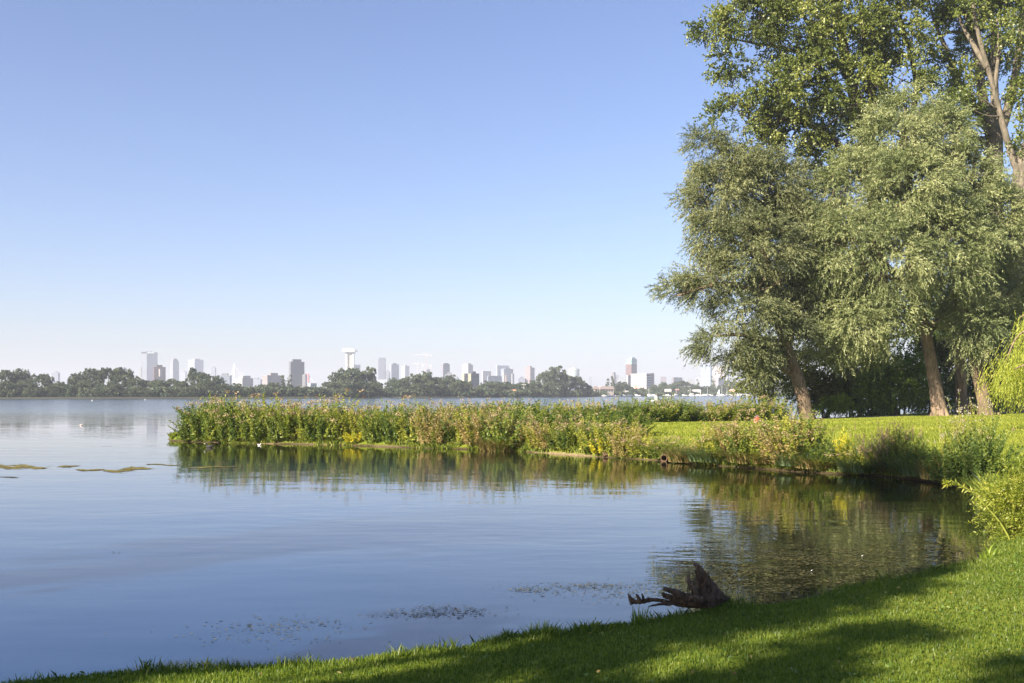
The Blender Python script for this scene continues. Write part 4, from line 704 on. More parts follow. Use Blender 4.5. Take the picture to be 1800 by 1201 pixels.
for (cx, cy, sx, sy, n) in [(790, 1076, 45, 5, 260), (740, 1082, 40, 3, 90), (985, 1035, 50, 6, 200), (1045, 1030, 30, 3, 120), (930, 1037, 18, 3, 80), (470, 1103, 60, 9, 110), (540, 1098, 40, 5, 50), (820, 884, 14, 1, 20), (205, 972, 4, 1, 6), (1090, 1045, 40, 8, 160), (1150, 1032, 40, 6, 160), (425, 1125, 90, 6, 60)]:
    for _ in range(n): D = CH * F / (g_.normal(cy, sy) - HY); pts.append(((g_.normal(cx, sx) - CX) / F * D, D))
pts = [p for p in pts if sdist(np.array([p[0]]), np.array([p[1]]))[0] < 0]
tag(link('drifting_weed', algae_mesh('drifting_weed', g_, pts, .0055, 2.8), M_weed_d), 'loose dark flecks of weed drifting off the near bank', 'water weed', kind='stuff')

# ------------------------------------------------------------------ birds, boat with a person, red bag
def ellip(m, c, r, k=12, j=8, taper=0.0):
    def p(a, b_):
        x = math.cos(b_); s = math.sin(b_) * (1 - taper * x); return (c[0] + r[0] * x, c[1] + r[1] * s * math.cos(a), c[2] + r[2] * s * math.sin(a))
    for i in range(k):
        for q in range(j):
            a, a2, b_, b2 = 2 * PI * i / k, 2 * PI * (i + 1) / k, PI * q / j, PI * (q + 1) / j; m.poly([p(a, b_), p(a2, b_), p(a2, b2), p(a, b2)])
def bird(px, py, s, body, head, beak, lab, rz, name='water_bird'):
    D = CH * F / (py - HY); root = empty(name, ((px - CX) / F * D, D, 0), rz); tag(root, lab, 'bird'); m = MB()
    ellip(m, (0, 0, .06 * s), (.2 * s, .1 * s, .1 * s), taper=.15); ellip(m, (-.19 * s, 0, .12 * s), (.09 * s, .04 * s, .03 * s)); m.bar((.13 * s, 0, .1 * s), (.19 * s, 0, .22 * s), .04 * s, 10, .03 * s); m.build('body', plain('plumage', body, .8), root, True)
    m = MB(); ellip(m, (.2 * s, 0, .24 * s), (.055 * s, .042 * s, .045 * s)); m.build('head', plain('head_plumage', head, .8), root, True); m = MB(); m.bar((.245 * s, 0, .235 * s), (.32 * s, 0, .22 * s), .018 * s, 8, .006 * s); m.build('beak', plain('beak', beak, .5), root)
bird(368, 787, .7, (.02, .02, .022), (.015, .015, .018), (.7, .68, .6), 'black coot on the water below the peninsula tip', PI, 'coot')
bird(456, 783, .32, (.75, .73, .7), (.7, .7, .68), (.4, .3, .1), 'small white bird at the waterline right of the coot', .2)
bird(143, 748, .5, (.5, .42, .42), (.25, .18, .16), (.5, .3, .2), 'lone pale gull swimming on the open lake, left of the peninsula', .3, 'gull')
for px, py, lab in [(1514, 979, 'white feather on the weed nearer the willow bush'), (1425, 1005, 'white feather on the weed nearer the stump')]:
    D = CH * F / (py - HY); m = MB(); m.poly([(0, 0, 0), (.02, .006, .004), (.055, 0, .03), (.02, -.008, .01)]); m.poly([(0, 0, .001), (.01, -.006, .02), (.03, -.01, .035), (.02, 0, .01)]); o = m.build('feather', plain('feather', (.8, .8, .78), .7, var=.03)); o.location = ((px - CX) / F * D, D, .008); o.scale = (.6, .6, .6); tag(o, lab, 'feather')
def body_skin(name, joints, edges, mat, parent=None):
    me = bpy.data.meshes.new(name); me.from_pydata([j[:3] for j in joints], edges, []); o = link(name, me, mat, parent); md = o.modifiers.new('skin', 'SKIN'); sv = me.skin_vertices[0].data
    for i, j in enumerate(joints): sv[i].radius = (j[3], j[3])
    sv[0].use_root = True; o.modifiers.new('sub', 'SUBSURF').levels = 1; o.modifiers['sub'].render_levels = 1; return o
D = 265; root = empty('dinghy', ((1153 - CX) / F * D, D, 0), R(200)); tag(root, 'small white dinghy on the lake above the hedge, with one occupant', 'boat'); m = MB()
def hull(m, L, Bm, H, z=.0):
    st_ = [(-.5, .7, .0), (-.25, 1, -.0), (0, 1, 0), (.25, .85, .02), (.42, .45, .08), (.5, .04, .16)]; rings = []
    for t, w_, up in st_: rings.append([(t * L, -Bm / 2 * w_, z + H + up * H), (t * L, -Bm / 2 * w_ * .8, z + H * .3), (t * L, 0, z - H * .15), (t * L, Bm / 2 * w_ * .8, z + H * .3), (t * L, Bm / 2 * w_, z + H + up * H)])
    for a, c in zip(rings, rings[1:]):
        for i in range(4): m.poly([a[i], c[i], c[i + 1], a[i + 1]])
        m.poly([a[0], a[4], c[4], c[0]])
    m.poly(rings[0])
hull(m, 3.6, 1.3, .45); m.build('hull', plain('white_hull', (.8, .8, .8), .4, var=.03), root); m = MB(); m.poly([(.4, 0, .6), (-1.3, .15, .7), (.3, 0, 1.75)]); m.poly([(.3, .02, 1.75), (-1.3, .17, .7), (.4, .02, .6)]); m.build('sail', plain('white_sail', (.85, .85, .85), .7, var=.03), root)
m = MB(); m.bar((.4, 0, .4), (.36, 0, 1.9), .03); m.build('mast', plain('mast_alloy', (.6, .6, .6), .4), root)
px_ = (1155.5 - CX) / F * D
person = body_skin('person', [(0, 0, .55, .15), (0, .02, .85, .15), (0, .03, 1.12, .17), (0, .02, 1.28, .07), (0, 0, 1.45, .11), (.2, .03, 1.12, .07), (.28, -.1, .88, .05), (.18, -.3, .75, .035), (-.2, .03, 1.12, .07), (-.28, -.1, .88, .05), (-.18, -.3, .75, .035), (.12, -.3, .55, .09), (.14, -.42, .3, .06), (-.12, -.3, .55, .09), (-.14, -.42, .3, .06)],
    [(0, 1), (1, 2), (2, 3), (3, 4), (2, 5), (5, 6), (6, 7), (2, 8), (8, 9), (9, 10), (0, 11), (11, 12), (0, 13), (13, 14)], plain('dark_clothes', (.04, .05, .07), .8))
person.location = (px_ + .2, D - .1, .05); tag(person, 'person in dark clothes sitting in the small white dinghy', 'person')
D = 40; bx_ = (1331 - CX) / F * D; bz = gz(bx_, D); root = empty('bag', (bx_, D, bz + .1)); tag(root, 'bright red bag on the lawn behind the inlet plants', 'bag'); 
s_b = (HY - 737) / F * D + CH - bz; m = MB(); ellip(m, (0, 0, max(.1, s_b - .08)), (.1, .08, .07)); ellip(m, (-.02, 0, max(.02, s_b - .18)), (.12, .1, .12)); m.build('pouch', plain('red_fabric', (.65, .05, .04), .8), root, True)
TB().add([(-.1, 0, s_b - .02), (-.05, 0, s_b + .02), (.05, 0, s_b + .02), (.1, 0, s_b - .02)], [.012] * 4, sides=6, n=4).build('strap', plain('purple_strap', (.3, .2, .35), .8), root)

# ------------------------------------------------------------------ far trees
def far_proto(seed, kind):
    g_ = np.random.default_rng(seed); n = {'round': 9, 'tall': 5, 'low': 6}[kind]; bl = []
    if kind == 'tall': bl = [((0, 0, .2 + .17 * i), (.2 - .028 * i, .2 - .028 * i, .2)) for i in range(5)]
    else:
        bl = [((0, 0, .46), (.6, .6, .42)), ((0, 0, .2), (.66, .62, .22))]
        for i in range(n):
            a = 2 * PI * i / n + g_.uniform(-.4, .4); e = g_.uniform(-.1, 1.2); r = g_.uniform(.17, .27); bl.append(((math.cos(a) * math.cos(e) * .5, math.sin(a) * math.cos(e) * .5, .48 + .34 * math.sin(e)), (r, r, r * .85)))
    V, Q, ti, CC = crown_cloud(g_, bl, 26 if kind != 'tall' else 24, .06, 11, .04, 5, .036, .03, droop=.1, splay=.9, inner=.85, upbias=.2)
    tb = TB().add([(0, 0, -.05), (0.01, 0, .25), (0, .02, .6)], [.045, .035, .01], sides=7, n=3); tr = tb.build('trunk', M_bark_d); tm = tr.data; bpy.data.objects.remove(tr)
    return mesh_np('crown', V, Q, ti), tm
FP = {k: [far_proto(300 + i * 3 + j * 50, k) for i in range(4)] for j, k in enumerate(('round', 'tall', 'low'))}
FT = [  # kind, px, top row, half width px, extra distance behind the shoreline
 ('round', -20, 650, 26, 30), ('round', 12, 648, 26, 25), ('round', 38, 650, 22, 30), ('low', 5, 672, 26, 8), ('round', 45, 668, 22, 10), ('round', 74, 655, 20, 25), ('low', 60, 680, 20, 6), ('low', 92, 677, 15, 6), ('round', 105, 671, 18, 20), ('round', 132, 657, 16, 30), ('low', 122, 676, 20, 8), ('round', 163, 645, 24, 30), ('round', 190, 644, 26, 30), ('round', 216, 648, 26, 28),
 ('round', 150, 668, 20, 10), ('low', 180, 682, 22, 6), ('round', 200, 676, 22, 8), ('round', 238, 662, 16, 22), ('low', 230, 684, 18, 6), ('round', 258, 667, 20, 30), ('round', 278, 668, 20, 20), ('round', 300, 667, 22, 26), ('low', 262, 686, 22, 6), ('round', 318, 668, 18, 12), ('round', 346, 648, 24, 24), ('low', 335, 680, 22, 6), ('round', 362, 664, 16, 10), ('round', 381, 661, 18, 18), ('low', 388, 674, 24, 6), ('round', 410, 674, 18, 12),
 ('low', 425, 682, 20, 6), ('round', 440, 681, 18, 10), ('round', 460, 676, 16, 12), ('round', 480, 671, 14, 20), ('low', 470, 684, 20, 6), ('tall', 498, 664, 7, 30), ('tall', 509, 662, 7, 32), ('round', 500, 680, 14, 10), ('low', 520, 680, 20, 8), ('round', 538, 680, 16, 10), ('round', 560, 680, 14, 8), ('round', 578, 670, 18, 12), ('round', 596, 652, 22, 24), ('round', 617, 644, 26, 26), ('round', 644, 646, 22, 26), ('round', 606, 668, 26, 8), ('round', 638, 670, 24, 8), ('round', 660, 668, 14, 14),
 ('round', 690, 665, 14, 60), ('round', 702, 668, 16, 14), ('round', 722, 658, 22, 24), ('round', 748, 654, 24, 28), ('round', 770, 661, 18, 24), ('round', 735, 672, 22, 8), ('round', 752, 670, 18, 6), ('round', 775, 674, 16, 8), ('round', 790, 660, 16, 20), ('round', 803, 668, 14, 8), ('tall', 801, 662, 9, 14), ('round', 818, 668, 14, 14), ('round', 838, 682, 14, 8), ('round', 856, 670, 18, 20), ('round', 876, 671, 18, 20), ('low', 866, 682, 20, 6), ('round', 898, 672, 18, 18), ('round', 920, 671, 18, 22),
 ('low', 930, 681, 20, 8), ('round', 940, 668, 14, 16), ('round', 958, 652, 18, 24), ('round', 977, 645, 24, 26), ('round', 996, 655, 18, 22), ('round', 970, 672, 22, 8), ('round', 1016, 662, 14, 18), ('round', 1030, 674, 12, 10), ('tall', 1068, 669, 6, 40), ('tall', 1077, 663, 6, 44), ('round', 1092, 671, 15, 30), ('round', 1102, 676, 12, 16), ('round', 1082, 680, 10, 8), ('round', 1114, 684, 7, 8), ('round', 1131, 682, 6, 8), ('round', 1150, 677, 10, 22), ('round', 1160, 678, 9, 8), ('round', 1166, 672, 12, 40), ('round', 1178, 674, 9, 14), ('round', 1198, 668, 18, 44),
 ('tall', 1227, 669, 5, 30), ('round', 1220, 676, 14, 26), ('round', 1208, 680, 12, 12), ('round', 1240, 678, 13, 22), ('tall', 1253, 664, 6, 50), ('round', 1258, 682, 9, 8), ('round', 1270, 677, 14, 22), ('round', 1282, 669, 12, 50), ('round', 1300, 672, 14, 44), ('round', 1295, 682, 12, 14), ('round', 1318, 676, 14, 30), ('round', 1340, 674, 16, 30), ('round', 1365, 672, 18, 30), ('round', 1420, 672, 22, 30), ('round', 1480, 670, 24, 30), ('round', 1520, 674, 24, 30), ('round', 1392, 674, 16, 24), ('round', 1450, 674, 16, 24)]
FL = {'round': 'hazy broadleaf tree on the far shore', 'tall': 'slim pointed tree on the far shore', 'low': 'low rounded bush at the far waterline'}
rt_ = np.random.default_rng(8)
def rel_far(px):
    d, x, t = min((abs(px - x), x, t) for x, t in LM if 'tree' not in t); return (('in front of' if d < 6 else 'just left of' if px < x else 'just right of') if d < 25 else ('left of' if px < x else 'right of')), t
for kind, px, top, hw, back in FT:
    D = shoreD(px) + back; x = (px - CX) / F * D; z = .9; H = CH + (HY - top) / F * D - z; cm, tm = FP[kind][rt_.integers(0, 4)]; root = empty({'round': 'broadleaf_tree', 'tall': 'pointed_tree', 'low': 'shore_bush'}[kind], (x, D, z), rt_.uniform(0, 6.28))
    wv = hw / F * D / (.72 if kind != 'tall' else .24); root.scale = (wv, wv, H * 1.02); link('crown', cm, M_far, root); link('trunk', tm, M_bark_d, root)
    a, t = rel_far(px); tag(root, uniq(FL[kind], px, a), 'tree' if kind != 'low' else 'bush', 'trees on the far shore')
g_ = np.random.default_rng(9); bl = []                     # continuous far-off woods and shore scrub that reads as one mass
for px in np.arange(-300, 2100, 7):
    D = shoreD(px) + 5 + g_.uniform(0, 8); hgt = g_.uniform(2.2, 3.8) if px < 1040 else g_.uniform(1.6, 2.6); bl.append((((px - CX) / F * D, D, .9 + hgt * .4), (3.2 + D * .0035, 3, hgt * .6)))
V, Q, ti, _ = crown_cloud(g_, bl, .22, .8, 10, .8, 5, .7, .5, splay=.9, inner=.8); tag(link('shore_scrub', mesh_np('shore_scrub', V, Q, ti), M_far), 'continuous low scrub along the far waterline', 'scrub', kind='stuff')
bl = []
for px in np.arange(-400, 2300, 9):
    D = shoreD(px) + 160 + g_.uniform(0, 120); hgt = g_.uniform(3.6, 5.2) * D / 600; bl.append((((px - CX) / F * D, D, hgt * .4), (7, 6, hgt * .5)))
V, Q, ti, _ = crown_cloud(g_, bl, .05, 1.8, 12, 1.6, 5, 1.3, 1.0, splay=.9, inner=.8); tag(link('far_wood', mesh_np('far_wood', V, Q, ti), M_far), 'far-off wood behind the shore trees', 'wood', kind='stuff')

# ------------------------------------------------------------------ skyline
def corners(x0, xs_, x1, D, depth=None):
    s = D / F; X0, X1 = (x0 - CX) * s, (x1 - CX) * s
    if xs_ is None: dp = depth or max(10, (X1 - X0) * .6); return [(X0, D), (X1, D), (X1, D + dp), (X0, D + dp)]
    Xs = (xs_ - CX) * s; A, C_, Bq = (X0, D + (Xs - X0)), (Xs, D), (X1, D + (X1 - Xs)); return [A, C_, Bq, (A[0] + Bq[0] - C_[0], A[1] + Bq[1] - C_[1])]
def zz_(py, D): return CH + (HY - py) / F * D
def shrink(c, f):
    mx = sum(p[0] for p in c) / 4; my = sum(p[1] for p in c) / 4; return [(mx + (p[0] - mx) * f, my + (p[1] - my) * f) for p in c]
def dim(c, k=.62): return tuple(q * k for q in c)
def building(label, x0, xs_, x1, top, D, wall, glass, bay=3.6, fl=3.3, wf=.55, hf=.5, roof=None, name='building', cat='building', group='city buildings beyond the lake', extra=()):
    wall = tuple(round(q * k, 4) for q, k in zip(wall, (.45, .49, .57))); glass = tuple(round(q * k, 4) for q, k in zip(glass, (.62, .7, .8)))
    c = corners(x0, xs_, x1, D); mx = sum(p[0] for p in c) / 4; my = sum(p[1] for p in c) / 4; root = empty(name, (mx, my, 1.0)); L0 = lambda cc: [(p[0] - mx, p[1] - my) for p in cc]
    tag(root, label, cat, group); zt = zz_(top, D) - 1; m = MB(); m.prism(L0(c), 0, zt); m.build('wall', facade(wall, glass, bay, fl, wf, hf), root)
    cap = tuple(min(.8, q * .9 + .03) for q in wall); m = MB(); m.prism(L0(shrink(c, 1.02)), zt, zt + .9); m.build('parapet', plain('parapet', cap), root)
    if roof is None: roof = [(.5, 3.0)]
    for f, hh in roof: m = MB(); m.prism(L0(shrink(c, f)), zt + .9, zt + .9 + hh); m.build('roof_box', plain('plant_room', tuple(q * .8 for q in wall)), root)
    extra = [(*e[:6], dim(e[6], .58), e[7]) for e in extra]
    for e in extra: # (part, x0, xs, x1, y0, y1, colour, glass or None)
        cc = L0(corners(e[1], e[2], e[3], D - .5)); m = MB(); m.prism(cc, zz_(e[5], D) - 1, zz_(e[4], D) - 1); m.build(e[0], facade(e[6], e[7], bay, fl, wf, hf) if e[7] else plain(e[0], e[6]), root)
    return root
GL = (.1, .13, .17); W = (.62, .62, .62)
building('small pale block above the left shore trees', 91, None, 102, 656, 2300, (.4, .42, .46), (.2, .25, .32))
b = building('tall pale twin-slab tower with an antenna, highest on the left', 248, 258, 272, 620, 2600, (.55, .56, .58), (.28, .32, .4), 2.6, 3.4, .5, .4, roof=[(.25, 3)], extra=[('annex', 244, None, 249, 646, 695, (.45, .46, .5), GL), ('crown', 248.5, None, 271.5, 619, 621.5, (.35, .45, .5), None), ('side_slab', 248, None, 258, 617.5, 690, (.3, .34, .42), (.2, .25, .33))])
m = MB(); m.bar((-8, 0, 105), (-8, 0, 121), .5); m.build('antenna', plain('antenna', (.4, .4, .4)), b)
building('red-brown block right of the tall antenna tower', 268, 271, 286, 646, 1500, (.2, .09, .08), (.1, .06, .07), 3, 3, .5, .5, extra=[('light_strip', 279, None, 281, 649, 662, (.6, .55, .55), None)])
building('slim grey tower with a stepped rounded crown', 296, 304, 312, 637, 2500, (.48, .46, .47), (.25, .28, .34), 2.4, 60, .4, .95, roof=[(.9, 4), (.72, 7), (.45, 9)])
building('small pale slab between the stepped tower and broad twin slab', 317, None, 326, 654, 2700, (.6, .6, .62), (.4, .45, .5))
building('broad pale twin slab, its right half darker', 325, 342, 354, 633, 2800, (.52, .54, .58), (.38, .42, .5), 3, 3.4, .5, .4, roof=[(.6, 3)])
building('narrow grey slab left of the cable bridge', 371, None, 378, 647, 2600, (.42, .43, .47), (.3, .33, .4))
building('low grey block at the foot of the bridge pylon', 384, None, 404, 661, 1500, (.3, .32, .36), (.16, .19, .24), 4, 3.2)
building('low block with rows of white-framed windows', 411, 426, 441, 666, 1300, (.62, .58, .52), (.25, .22, .2), 2.6, 3.2, .5, .5, roof=[(.7, 3.2)])
building('pale low block between window-row block and pinkish block', 441, None, 458, 668, 1700, (.45, .46, .5), (.32, .34, .4))
building('long pinkish block with a blue-grey right side', 458, 470, 494, 661, 1300, (.5, .4, .36), (.3, .26, .26), 3, 3.2, .45, .45, roof=[(.42, 3.2)])
building('tall grey residential tower with a reddish left side', 507, 511, 531, 637, 1350, (.26, .235, .23), (.12, .14, .18), 3.2, 2.9, .5, .45, roof=[(.62, 3.4)], extra=[('annex', 531, None, 537, 658, 690, (.34, .33, .36), GL)])
building('low white hall at the right foot of the red pylon', 540, 546, 555, 675, 1200, (.6, .6, .6), (.4, .4, .42), roof=[])
building('white apartment house in the trees left of the red pylon', 500, None, 512, 681, 640, (.6, .58, .55), (.3, .3, .3), roof=[])
# white twin-column tower with a wide head
D = 2400; root = empty('twin_column_tower', ((614.5 - CX) / F * D, D, 1)); tag(root, 'white tower of two columns carrying a wide flat head, rising over the big tree', 'tower', 'city buildings beyond the lake'); s = D / F; zt = zz_(619, D) - 1
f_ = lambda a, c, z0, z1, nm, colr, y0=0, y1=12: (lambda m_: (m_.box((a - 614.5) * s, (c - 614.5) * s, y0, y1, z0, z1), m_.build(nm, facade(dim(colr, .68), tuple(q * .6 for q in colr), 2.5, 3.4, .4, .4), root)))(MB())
f_(607, 610.5, 0, zt, 'column', (.75, .75, .75)); f_(618.5, 622, 0, zt, 'column', (.6, .61, .64)); f_(610.5, 618.5, 0, zt - .1, 'glass_core', (.62, .56, .45), 4, 10); f_(602, 624, zt, zz_(614, D) - 1, 'tower_head', (.78, .78, .8), -6, 16); f_(604, 622, zz_(614, D) - 1, zz_(612.3, D) - 1, 'roof_deck', (.7, .7, .72), -2, 12); f_(620, 631, 0, zz_(641, D) - 1, 'annex', (.6, .6, .62), 14, 24); f_(624, 627, zt + 1, zz_(614.5, D) - 1, 'side_pod', (.4, .42, .5), -4, 12)
building('plain dark slender tower right of the big round tree', 665, None, 677, 631, 2000, (.24, .25, .3), (.17, .19, .25), 2.4, 3.4, .5, .5, roof=[(.8, 1.5)])
building('tiny grey block beside the plain dark tower', 678, None, 683, 653, 2400, (.45, .45, .48), GL)
building('low pale block at the foot of the plain dark tower', 663, None, 681, 668, 1600, (.62, .62, .62), (.45, .46, .5), roof=[])
building('two-tone tower, pale left side and dark right side', 684, 688, 700, 641, 2400, (.46, .46, .5), (.26, .3, .38), 3, 3.2, .5, .5, roof=[(.5, 3)])
building('pale ribbed tower left of the cranes', 704, 712, 719, 644, 2900, (.56, .55, .56), (.35, .36, .42), 3, 60, .5, .9, roof=[(.4, 3)])
building('low pale building under the cranes', 741, 748, 759, 654, 2700, (.5, .5, .5), (.3, .33, .36), roof=[(.6, 6)])
building('purple-grey tower with a pale left edge', 776, 779, 790, 641, 1900, (.4, .36, .36), (.2, .2, .26), 3.2, 3, .5, .5, roof=[(.7, 2)])
building('low dark block at the foot of the purple-grey tower', 782, None, 797, 659, 1500, (.35, .34, .36), (.2, .22, .26))
building('cream upper tower standing behind the dark block', 812, 823, 831, 642, 2000, (.62, .58, .53), (.38, .36, .38), 3, 3.2, .4, .4, roof=[(.7, 2.5)])
building('dark blue-grey office block with a cream left wall', 822, 828, 842, 658, 1000, (.12, .15, .19), (.07, .09, .13), 2.5, 3.4, .6, .55, roof=[(.4, 2)], extra=[('cream_wall', 823, None, 828, 657, 693, (.66, .58, .4), None)])
building('cream wing left of the dark blue-grey office block', 811, 816, 822, 658, 1100, (.62, .53, .38), (.3, .26, .22), 2.4, 3.2, .4, .5, roof=[])
building('wide pale pink slab with a post at its right end', 847, 849, 863, 653, 2300, (.56, .52, .53), (.46, .44, .48), roof=[], extra=[('post', 863, None, 865, 651, 690, (.45, .45, .5), None)])
building('blue-grey low block with a white roof edge', 856, 858, 882, 663, 1800, (.36, .4, .46), (.22, .28, .35), 4, 3.4, .6, .6, roof=[(.9, 1.5)])
building('tower with a white top frame and dark grid', 872, 874, 895, 643, 2700, (.72, .72, .72), (.22, .25, .3), 4, 4.5, .5, .5, roof=[])
building('dark-topped tower overlapping the white-framed tower', 880, 886, 902, 649, 2300, (.38, .4, .45), (.2, .24, .32), 3, 3.3, .5, .5, roof=[(.5, 2)], extra=[('balcony_stack', 884, None, 886, 655, 690, (.62, .6, .6), None), ('red_strip', 888, None, 890, 660, 690, (.5, .3, .26), None)])
building('narrow white slab right of the dark-topped tower', 899, 900.5, 904, 658, 2000, (.66, .64, .6), (.4, .38, .36), roof=[])
building('mauve low block left of the pink ribbed tower', 911, None, 923, 666, 1900, (.34, .33, .38), (.25, .26, .32))
building('pink ribbed tower above the shore trees', 923, 932, 940, 647, 1900, (.52, .34, .31), (.38, .3, .31), 3.2, 60, .4, .95, roof=[(.4, 3)])
building('faint thin tower right of the teal drum', 1036, None, 1041, 662, 3600, (.5, .52, .56), GL, roof=[])
building('stepped brown tower with a church-like top', 1074, 1079, 1084, 660, 2400, (.38, .33, .33), (.26, .25, .28), roof=[(.75, 5), (.55, 7)], extra=[('wing', 1083.5, None, 1088, 659, 690, (.3, .32, .38), GL)])
building('pale low wall of houses left of the brick tower', 1086, None, 1100, 667, 2200, (.6, .58, .57), (.4, .4, .42))
b = building('red-brown brick tower with a teal-green crown', 1101, 1110, 1121, 641, 1750, (.3, .15, .12), (.12, .12, .16), 3.0, 3.2, .42, .5, roof=[])
for a, xs_, c, y0, y1, nm, cl in [(1101, 1110, 1121, 631, 640.2, 'green_crown', (.25, .45, .42)), (1106, 1111, 1118, 628.5, 631, 'crown_top', (.3, .5, .47))]:
    cc = [(p[0] - b.location.x, p[1] - b.location.y) for p in corners(a, xs_, c, 1750)]; m = MB(); m.prism(cc, zz_(y1, 1750) - 1, zz_(y0, 1750) - 1); m.build(nm, facade(cl, (.12, .2, .24), 3.4, 14, .45, .7), b)
# nearer white apartment block, every window a part
D = 1150; c = corners(1112, 1136, 1146, D); mx, my = c[1]; root = empty('apartment_block', (mx, my, 1)); tag(root, 'white apartment block with red-orange panels and a dark right side', 'building', 'city buildings beyond the lake'); zt = zz_(658, D) - 1
m = MB(); m.prism([(p[0] - mx, p[1] - my) for p in c], 0, zt); m.build('wall', plain('white_render', (.5, .49, .48), var=.04), root); A = Vector((c[0][0] - mx, c[0][1] - my)); Bq = Vector((c[2][0] - mx, c[2][1] - my)); dl = A.length; dA = A.normalized(); dB = Bq.normalized(); oa = Vector((-.7071, -.7071)) * .12; ob = Vector((.7071, -.7071)) * .12
def pane(o_, d_, off, u0, u1, z0, z1, mat, nm):
    m = MB(); a_, c_ = o_ + d_ * u0, o_ + d_ * u1; e_, f2 = a_ + off, c_ + off; m.prism([(e_.x, e_.y), (f2.x, f2.y), (c_.x, c_.y), (a_.x, a_.y)] if (f2 - e_).cross(a_ - e_) > 0 else [(f2.x, f2.y), (e_.x, e_.y), (a_.x, a_.y), (c_.x, c_.y)], z0, z1); return m.build(nm, mat, root)
wm = plain('window_glass', (.1, .09, .09), .2); O2 = Vector((0, 0)); fh = (zt - 1) / 8
for r_ in range(8):
    for q in range(4): pane(O2, dA, oa, dl * (.12 + .235 * q), dl * (.12 + .235 * q) + 1.9, 1 + fh * r_ + .9, 1 + fh * r_ + 2.3, wm, 'window')
    pane(O2, dB, ob, .4, Bq.length - .4, 1 + fh * r_ + .6, 1 + fh * r_ + 2.2, plain('shaded_glazing', (.13, .15, .19), .3), 'window_band')
rm = plain('red_panel', (.6, .16, .09)); 
for u0, u1, z0, z1 in [(.62, .74, .22, .5), (.35, .42, .1, .3), (.1, .6, .29, .32), (.78, .84, .1, .3)]: pane(O2, dA, oa * 1.6, dl * u0, dl * u1, zt * z0, zt * z1, rm, 'red_panel')
m = MB(); m.prism([(p[0] - mx, p[1] - my) for p in shrink(c, 1.03)], zt, zt + .8); m.build('roof_edge', plain('roof_edge', (.3, .32, .36)), root)
building('white lower wing on the left of the apartment block', 1101, 1104, 1113, 661, 1250, (.74, .7, .62), (.4, .34, .28), 3, 3, .4, .45, roof=[])
building('narrow red and blue-grey block beside the apartment block', 1142, 1144, 1151, 657, 1500, (.42, .24, .2), (.2, .16, .18), 2.4, 3, .5, .5, roof=[])
building('square mauve block alone above the trees', 1162, None, 1171, 663, 2200, (.4, .3, .32), (.32, .27, .3), roof=[])
building('wide brown block half hidden by a round tree', 1181, 1184, 1203, 666, 2000, (.32, .27, .27), (.24, .22, .25), roof=[(.9, 2)])
building('tiny pale house roofs right of the wide brown block', 1207, None, 1222, 671, 1900, (.6, .57, .55), (.4, .4, .4), roof=[(.5, 3)])
building('small white block left of the barred glass tower', 1224, None, 1234, 664, 2200, (.68, .68, .68), (.5, .5, .52), roof=[(.5, 5)])
building('tall glass tower with white vertical bars', 1234, 1249, 1251.5, 639, 2300, (.6, .62, .66), (.26, .31, .4), 5.2, 12, .62, .85, roof=[(.98, 2.5)])
building('peach tower with fine horizontal lines', 1256, 1273, 1276, 646, 2400, (.62, .5, .45), (.45, .38, .38), 60, 4.0, .96, .4, roof=[(.9, 1.5)])
building('narrow white tower beside the peach tower', 1276, 1279, 1282, 644, 2500, (.68, .67, .66), (.45, .46, .5), roof=[])
building('low peach and blue block before the peach tower', 1257, 1263, 1276, 665, 1900, (.5, .42, .4), (.3, .32, .38), roof=[])
building('last faint pale tower, partly behind the willow shrub', 1289, None, 1298, 655, 3400, (.56, .57, .6), (.45, .47, .52), roof=[])
building('pale block half hidden behind the shrub at the marina', 1303, None, 1312, 668, 2400, (.6, .6, .6), (.45, .45, .5), roof=[])
# teal drum
D = 2200; root = empty('drum_building', ((1009 - CX) / F * D, D, 1)); tag(root, 'round pale teal drum building behind the large dark tree', 'building', 'city buildings beyond the lake'); rr = 9.5 * D / F
for nm, r_, z0, z1, cl, gl in [('drum_wall', rr, 0, zz_(652, D), (.42, .5, .52), (.3, .38, .42)), ('rim', rr * 1.03, zz_(652, D), zz_(649.5, D), (.6, .66, .66), (.5, .55, .55)), ('roof_box', rr * .5, zz_(649.5, D), zz_(647.5, D), (.6, .6, .6), (.5, .5, .5))]:
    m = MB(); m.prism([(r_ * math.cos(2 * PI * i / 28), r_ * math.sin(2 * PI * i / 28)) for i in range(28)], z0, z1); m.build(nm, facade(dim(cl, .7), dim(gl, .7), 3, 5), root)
# cable-stayed bridge pylon with cables
D = 2700; s = D / F; root = empty('cable_bridge', ((412 - CX) / F * D, D, 1)); tag(root, 'pale cable-stayed bridge pylon with thin stays, behind the window-row block', 'bridge'); m = MB(); T_ = (0, 0, zz_(638, D)); m.bar((-3 * s / 2, 0, zz_(668, D)), T_, 1.7, 6, .7); m.bar((3 * s / 2, 0, zz_(668, D)), T_, 1.7, 6, .7); m.bar((-1.5 * s, 0, 0), (-1.5 * s, 0, zz_(668, D)), 1.7); m.bar((1.5 * s, 0, 0), (1.5 * s, 0, zz_(668, D)), 1.7); m.build('pylon', plain('pylon_paint', (.5, .56, .6)), root)
for k in range(6): m = MB(); m.bar((0, 0, zz_(640 + 1.5 * k, D)), ((14 + 6 * k) * s * .8, 0, zz_(672, D)), .16, 4); m.build('stay_cable', plain('cable', (.6, .62, .66)), root)
for k in range(2): m = MB(); m.bar((0, 0, zz_(640 + 2 * k, D)), (-(12 - 3 * k) * s, 0, zz_(672, D)), .3, 4); m.build('stay_cable', plain('cable', (.6, .62, .66)), root)
